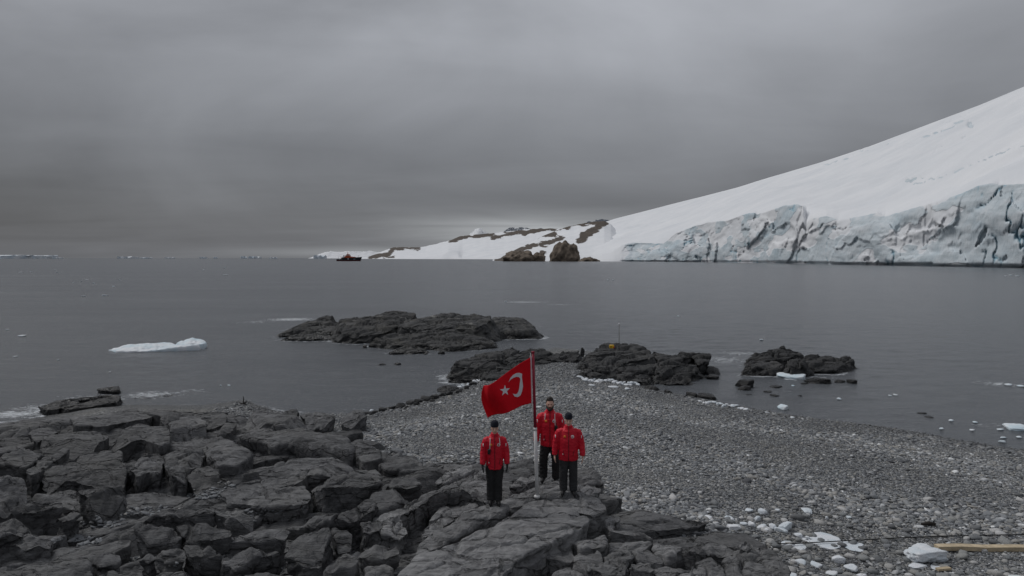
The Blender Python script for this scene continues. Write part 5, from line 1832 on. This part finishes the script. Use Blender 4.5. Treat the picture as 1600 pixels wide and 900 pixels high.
# ------------------------------------------------------------------ flagpole and flag
M['pole_white'] = simple('white_pole_paint', (.66, .66, .66), 0.45, 0.08, 12)
M['pole_red'] = simple('crimson_pole_wrap', (.27, .012, .035), 0.5, 0.10, 30)
M['flag'] = simple('red_flag_cloth', (.64, .004, .014), 0.75, 0.06, 14, bump=0.15, spec=0.2)
M['flag_white'] = simple('white_flag_cloth', (.66, .66, .70), 0.75, 0.04, 14, spec=0.2)
pp = on_ridge(839, 776)
YP = pp[1]
FP = empty('flagpole', tuple(pp), 'white and crimson flagpole planted on the dark slab ridge', 'flagpole')


def polepart(name, px0, py0, px1, py1, r0, r1, mat, n=20, parent=FP):
    a, b = at_depth(px0, py0, YP) - pp, at_depth(px1, py1, YP) - pp
    V, F = tube([tuple(a), tuple(a + (b - a) * .5), tuple(b)], [r0, (r0 + r1) / 2, r1], n)
    return part(name, np.array(V), F, mat, parent)


polepart('lower_tube', 839.5, 779, 836.2, 668, .037, .035, M['pole_white'])
polepart('upper_tube', 836.3, 671, 832.8, 551, .031, .028, M['pole_red'])
polepart('joint_collar', 836.4, 672.5, 836.2, 668.5, .039, .039, M['pole_white'])
cap = polepart('top_cap', 832.8, 551.5, 832.7, 549, .034, .034, M['pole_red'])
polepart('pulley', 829.5, 551.2, 831.5, 550.6, .012, .012, M['black'], 8, cap)
polepart('halyard', 829.0, 551.5, 833.8, 700, .005, .005, M['pole_white'], 6)
V, F = tube([(0, 0, -.02), (0, 0, .02), (0, 0, .035)], [.065, .062, .045], 16)
part('base_socket', np.array(V), F, M['pole_white'], FP)

# flag cloth: hoist on the pole, fly streaming left
TOP = [(828.6, 558), (812, 568), (795, 579.5), (778, 591.5), (763, 600.5), (755, 604.5)]
BOT = [(830.2, 629.5), (816.5, 632.5), (803, 638.5), (786, 645), (770, 650.5), (762, 653)]
FLYOUT = [0, 0, 0, 0, 0, -4.5]


def flag_wave(s, t):
    return -.05 + .16 * s * math.sin(s * 7.5 + t * 1.4) + .05 * math.sin(s * 15 + t * 3.0) * s + .03 * math.sin(t * 5 + s * 4) * s + .05 * max(0, s - .8) * 5 * math.sin(t * 3.1)


def flag_px(s, t):
    u = s * 5
    i = min(int(u), 4)
    f = u - i
    a = (TOP[i][0] * (1 - f) + TOP[i + 1][0] * f, TOP[i][1] * (1 - f) + TOP[i + 1][1] * f)
    b = (BOT[i][0] * (1 - f) + BOT[i + 1][0] * f, BOT[i][1] * (1 - f) + BOT[i + 1][1] * f)
    bow = -7.5 * max(0, s - .55) / .45 * math.sin(math.pi * t) * (1 - .35 * t)
    return (a[0] * (1 - t) + b[0] * t + bow, a[1] * (1 - t) + b[1] * t)


NS, NTT = 72, 44
fv = []
grid_px = []
for j in range(NTT + 1):
    for i in range(NS + 1):
        s_, t_ = i / NS, j / NTT
        x, y = flag_px(s_, t_)
        fv.append(at_depth(x, y, YP - .02) + np.array([0, flag_wave(s_, t_), 0]))
        grid_px.append((x, y))
fv = np.array(fv)
grid_px = np.array(grid_px)
flag = put('flag', fv, grid_faces(NTT + 1, NS + 1), M['flag'])
md = flag.modifiers.new('thickness', 'SOLIDIFY')
md.thickness = .006
md.offset = 0
tag(flag, 'red flag with white crescent and star flying from the flagpole', 'flag')
fd = np.array([p[1] for p in fv])


def flag_point(px, py, off):
    d2 = ((grid_px - np.array([px, py])) ** 2).sum(1)
    nb = np.argsort(d2)[:4]
    w_ = 1 / (d2[nb] + .05)
    Y = (fd[nb] * w_).sum() / w_.sum()
    p = at_depth(px, py, YP - .02)
    p[1] = Y + off
    return p


def emblem(name, outline, tris):
    """white device sewn on both faces of the cloth"""
    n_ = len(outline)
    fr = [flag_point(x, y, -.011) for x, y in outline]
    bk = [flag_point(x, y, .011) for x, y in outline]
    F = [tuple(t) for t in tris] + [tuple(n_ + i for i in reversed(t)) for t in tris] + [(i, (i + 1) % n_, n_ + (i + 1) % n_, n_ + i) for i in range(n_)]
    put(name, np.array(fr + bk), F, M['flag_white'], flag, smooth=False)


def z7f(pts):
    return [(740 + x / 6, 540 + y / 6) for x, y in pts]


outer = z7f([(327, 338), (345, 300), (370, 272), (400, 256), (430, 253), (455, 262), (453, 300), (458, 340), (463, 375), (455, 420), (440, 460), (415, 477), (385, 470), (367, 443)])
inner = z7f([(327, 338), (347, 315), (370, 300), (400, 290), (424, 292), (438, 308), (435, 335), (431, 362), (428, 390), (420, 425), (407, 446), (392, 450), (380, 447), (367, 443)])


def dense(pts, m=4):
    r = []
    for a, b in zip(pts[:-1], pts[1:]):
        for k in range(m):
            f = k / m
            r.append((a[0] * (1 - f) + b[0] * f, a[1] * (1 - f) + b[1] * f))
    r.append(pts[-1])
    return r


do, di = dense(outer), dense(inner)
no = len(do)
loop = do + di[::-1]
tris = []
for i in range(no - 1):
    a, b = i, i + 1
    c, d = 2 * no - 1 - i, 2 * no - 2 - i
    tris += [(a, b, c), (b, d, c)]
emblem('crescent', loop, tris)
star = []
for k in range(10):
    r_ = 8.4 if k % 2 == 0 else 3.3
    a_ = -math.pi / 2 + k * math.pi / 5 - .03
    star.append((789.2 + r_ * math.cos(a_) * .95, 608.3 + r_ * math.sin(a_)))
tris = [(k, (k + 1) % 10, (k - 1) % 10) for k in range(0, 10, 2)] + [(1, 3, 5), (1, 5, 7), (1, 7, 9)]
emblem('star', star, tris)
hp = [(827.6, 556), (830.6, 556.5), (832.2, 631), (829.4, 631.5)]
V = np.array([at_depth(x, y, YP - .035) for x, y in hp] + [at_depth(x, y, YP - .012) for x, y in hp])
put('hoist_band', V, [(0, 1, 2, 3), (7, 6, 5, 4), (0, 4, 5, 1), (1, 5, 6, 2), (2, 6, 7, 3), (3, 7, 4, 0)], M['flag_white'], flag, smooth=False)

# ------------------------------------------------------------------ small things on the shore
M['wood'] = simple('pale_timber', (.50, .41, .28), 0.75, 0.25, 6, bump=0.3)
M['cord'] = simple('dark_cord', (.012, .012, .013), 0.7)
M['buoy'] = simple('yellow_buoy', (.70, .42, .02), 0.45, 0.15, 6)
M['rust'] = simple('rusty_iron', (.022, .018, .016), 0.8, 0.4, 30)
M['steel'] = simple('grey_steel', (.20, .20, .18), 0.5, 0.2, 8)


def gpos(px, py):
    z = 1.0
    for _ in range(6):
        p = at(px, py, z)
        z = float(gz1(p[0], p[1]))
    return at(px, py, z)


def box_between(a, b, wd, ht, mat, name, parent=None, bend=0.0, n=10):
    a, b = np.array(a), np.array(b)
    d = (b - a) / np.linalg.norm(b - a)
    sd = np.cross([0, 0, 1], d)
    rows = []
    for i in range(n + 1):
        c = a + (b - a) * i / n + np.array([0, 0, bend * math.sin(math.pi * i / n)])
        for u, v in ((-1, 0), (1, 0), (1, 1), (-1, 1)):
            rows.append(c + sd * wd / 2 * u + np.array([0, 0, ht * v]))
    F = []
    for i in range(n):
        for k_ in range(4):
            p0, p1 = i * 4 + k_, i * 4 + (k_ + 1) % 4
            F.append((p0, p1, p1 + 4, p0 + 4))
    F += [(3, 2, 1, 0), (n * 4, n * 4 + 1, n * 4 + 2, n * 4 + 3)]
    return put(name, np.array(rows), F, mat, parent, smooth=False)


e1, e2 = gpos(1463, 861), gpos(1640, 862)
beam = empty('wooden_beam', tuple(e1), 'long pale wooden beam lying on the shingle beside the large ice block', 'beam')
m_ = e1 + (e2 - e1) * .42 + np.array([0, .0, .02])
for a, b in ((e1 + [0, 0, .03], m_), (m_ + [.012, 0, 0], e2 + [0, 0, .01])):
    box_between(a, b, .15, .085, M['wood'], 'plank', beam, bend=.015)
e3, e4 = gpos(1464, 893), gpos(1484, 891)
tag(box_between(e3 + [0, 0, .02], e4 + [0, 0, .02], .08, .04, M['wood'], 'wood_offcut'), 'short pale wood offcut on the shingle below the beam', 'wood')
cp_ = [(1205, 854), (1240, 854), (1290, 851), (1340, 848.5), (1400, 845), (1460, 842.5), (1520, 841), (1600, 839.5), (1700, 837)]
cv_ = []
for a, b in zip(cp_[:-1], cp_[1:]):
    for k_ in range(4):
        f_ = k_ / 4
        p = gpos(a[0] * (1 - f_) + b[0] * f_, a[1] * (1 - f_) + b[1] * f_)
        cv_.append((p[0], p[1], p[2] + .06))
V, F = tube(cv_, [.012] * len(cv_), 6)
tag(put('cord', np.array(V), F, M['cord']), 'thin dark cord stretched across the shingle behind the wooden beam', 'cord')
V, F = tube([tuple(gpos(1440, 822.5) + [0, 0, .05]), tuple(gpos(1452, 822.5) + [0, 0, .07]), tuple(gpos(1462, 824) + [0, 0, .06])], [.03, .05, .03], 8)
tag(put('driftwood', np.array(V), F, M['rust']), 'small dark stick lying alone on the open shingle', 'stick')

bp = at_depth(956, 539.5, 43.5)
V, F = boulder((.165, .15, .13), 3, 4, 2, 6, rough=.02)
by_ = empty('buoy', (bp[0], bp[1], bp[2] - .1), 'yellow buoy resting on top of the high outcrop', 'buoy')
part('float', V, F, M['buoy'], by_)
V, F = tube([(.10, -.10, -.05), (.13, -.12, -.02), (.16, -.10, -.05)], [.03, .035, .03], 8)
part('buoy_band', np.array(V), F, M['redp'], by_)
mp = at_depth(967.3, 540, 44.5)
mt = at_depth(967.3, 506, 44.5)
mk = empty('survey_rod', tuple(mp), 'thin grey rod with pale top standing on the high outcrop', 'rod')
V, F = tube([(0, 0, -.25), (0, 0, .6), (0, 0, mt[2] - mp[2])], [.022, .020, .018], 8)
part('rod_shaft', np.array(V), F, M['steel'], mk)
V, F = tube([(0, 0, mt[2] - mp[2] - .06), (0, 0, mt[2] - mp[2] - .03), (0, 0, mt[2] - mp[2] + .02)], [.035, .06, .055], 12)
part('rod_head', np.array(V), F, M['white'], mk)
# small iron stake with a cross piece on the point of the left outcrop
sp_ = gpos(380.5, 633)
sk_ = empty('iron_stake', tuple(sp_), 'dark iron stake with a bent cross piece on the rocky point', 'stake')
V, F = tube([(0, 0, -.2), (0, 0, .2), (.0, 0, .42)], [.03, .025, .02], 8)
part('stake_shaft', np.array(V), F, M['rust'], sk_)
V, F = tube([(-.20, 0, .12), (-.06, 0, .05), (.05, 0, .07), (.16, 0, .17)], [.02, .04, .045, .015], 8)
part('cross_piece', np.array(V), F, M['rust'], sk_)

# ------------------------------------------------------------------ ship
M['hull'] = simple('black_hull', (.012, .012, .015), 0.5, 0.1, .1)
M['boot_top'] = simple('hull_red', (.10, .012, .015), 0.6, 0.1, .1)
M['ship_orange'] = simple('ship_orange', (.50, .085, .022), 0.5, 0.1, .2)
M['ship_white'] = simple('ship_white', (.62, .64, .66), 0.5, 0.08, .2)
M['ship_glass'] = simple('ship_window', (.02, .025, .03), 0.2)
YS = 1560.
s0 = at_depth(545, 407.6, YS)
ship = empty('ship', (s0[0], YS, 0), 'black hulled ship with orange superstructure anchored far out in the bay', 'ship')
LS = 54.


def hull_sections():
    rows = []
    n = 26
    for i in range(n + 1):
        t = i / n
        x = -LS / 2 + LS * t
        beam = 6.2 * (1 - max(0, (t - .62) / .38) ** 2.2) * (0.86 + .14 * min(1, t / .12))
        deck = 4.3 + .6 * (t - .5) ** 2 + (3.6 * np.clip((t - .18) / .04, 0, 1)) * (1 if t > .2 else .8) + 1.6 * max(0, t - .7) / .3
        flare = max(0, t - .75) / .25
        prof = [(0, -1.5), (.55 * beam, -1.5), (.92 * beam, .8), (1.0 * beam, 2.2), (beam * (1.0 + .10 * flare), deck), (beam * .97, deck + .01), (0, deck + .02)]
        rake = flare * 1.0
        rows.append([(x + rake * (z / 9.0) * 3.2 * (1 if t > .74 else 0), y, z) for y, z in prof])
    return rows


rows = hull_sections()
V, F, np_ = [], [], 7
for s in (1, -1):
    base = len(V)
    for r_ in rows:
        V += [(x, s * y, z) for x, y, z in r_]
    for i in range(len(rows) - 1):
        for k_ in range(np_ - 1):
            a = base + i * np_ + k_
            F.append((a, a + 1, a + np_ + 1, a + np_))
V = np.array(V)
hull = part('hull', V, F, M['hull'], ship, False)
hull.data.materials.append(M['boot_top'])
for p in hull.data.polygons:
    if all(hull.data.vertices[i].co.z < 2.3 for i in p.vertices):
        p.material_index = 1


def sbox(name, x0, x1, yw, z0, z1, mat, parent=ship, slope=0.0):
    V = np.array([(x0, -yw, z0), (x1, -yw, z0), (x1, yw, z0), (x0, yw, z0), (x0 + slope * .3, -yw * .96, z1), (x1 - slope, -yw * .96, z1), (x1 - slope, yw * .96, z1), (x0 + slope * .3, yw * .96, z1)])
    return part(name, V, [(3, 2, 1, 0), (4, 5, 6, 7), (0, 1, 5, 4), (1, 2, 6, 5), (2, 3, 7, 6), (3, 0, 4, 7)], mat, parent, False)


for x, l in ((-17, 8), (12, 8)):
    sbox('hull_stripe', x - l / 2, x + l / 2, 6.32 if x < 0 else 6.0, 4.4, 4.9, M['ship_white'], hull)
sbox('hull_mark', -1.5, 1.5, 6.36, 4.0, 7.0, M['ship_white'], hull)
d1 = sbox('deckhouse', -9, 9, 5.2, 7.6, 10.4, M['ship_orange'], slope=1.2)
sbox('forward_house', 9, 16, 4.0, 7.9, 9.8, M['ship_orange'], slope=1.5)
d2 = sbox('bridge', -7, 4, 5.0, 10.4, 13.2, M['ship_orange'], slope=1.0)
d3 = sbox('wheelhouse', -4.5, 2.0, 4.2, 13.2, 15.8, M['ship_orange'], slope=.8)
sbox('window_band', -6.4, 3.45, 5.02, 11.6, 12.5, M['ship_glass'], d2)
sbox('window_band', -4.1, 1.55, 4.22, 14.3, 15.2, M['ship_glass'], d3)
sbox('white_rail', -7.4, 4.2, 5.1, 13.05, 13.4, M['ship_white'], d2)
V, F = tube([(-2, 0, 15.5), (-2, 0, 18), (-2, 0, 21.5)], [1.0, .6, .3], 10)
mast = part('mast', np.array(V), F, M['ship_orange'], ship)
V, F = tube([(-2, -2.4, 18.6), (-2, 2.4, 18.6)], [.25, .25], 8)
part('radar_bar', np.array(V), F, M['ship_white'], mast)
sbox('funnel', -12.5, -9.5, 1.8, 8, 13.5, M['ship_white'], slope=.5)
sbox('lifeboat', -15, -10.5, 5.6, 8.3, 10.0, M['ship_white'], slope=.6)
for z in (0, 1):
    V, F = tube([(-24 + z * 6, 0, 4.5), (-23.6 + z * 6, 0, 8.5), (-22 + z * 3, 0, 11)], [.4, .35, .25], 8)
    part('deck_crane', np.array(V), F, M['ship_orange'] if z else M['ship_white'], ship)
V, F = tube([(22, 0, 9), (22.2, 0, 13.5)], [.25, .15], 8)
part('foremast', np.array(V), F, M['ship_orange'], ship)


# ------------------------------------------------------------------ foam where the swell meets rock and shingle
near = np.where((np.abs(sx) < 60) & (sy > 17) & (sy < 100))[0]
Pn = np.stack([sx[near], sy[near]], 1)
edge = np.full(len(near), 9.0)
for poly in WATER_EDGE:
    lo, hi = poly.min(0) - 1.5, poly.max(0) + 1.5
    m_ = np.where((Pn > lo).all(1) & (Pn < hi).all(1))[0]
    if len(m_):
        edge[m_] = np.minimum(edge[m_], seg_dist(Pn[m_], poly))
d_sh = seg_dist(Pn, SHORE)
patchy = np.clip(.55 + 1.3 * fbm(np.c_[Pn * .16, np.zeros(len(Pn))], 3, 66), 0, 1)
foam[near] = np.maximum(foam[near], .80 * np.exp(-(edge / .55) ** 2) * patchy)
foam[near] = np.maximum(foam[near], .72 * np.exp(-(d_sh / .5) ** 2) * patchy)
at_ = sea.data.attributes.new('foam', 'FLOAT', 'POINT')
at_.data.foreach_set('value', foam.astype(np.float32))
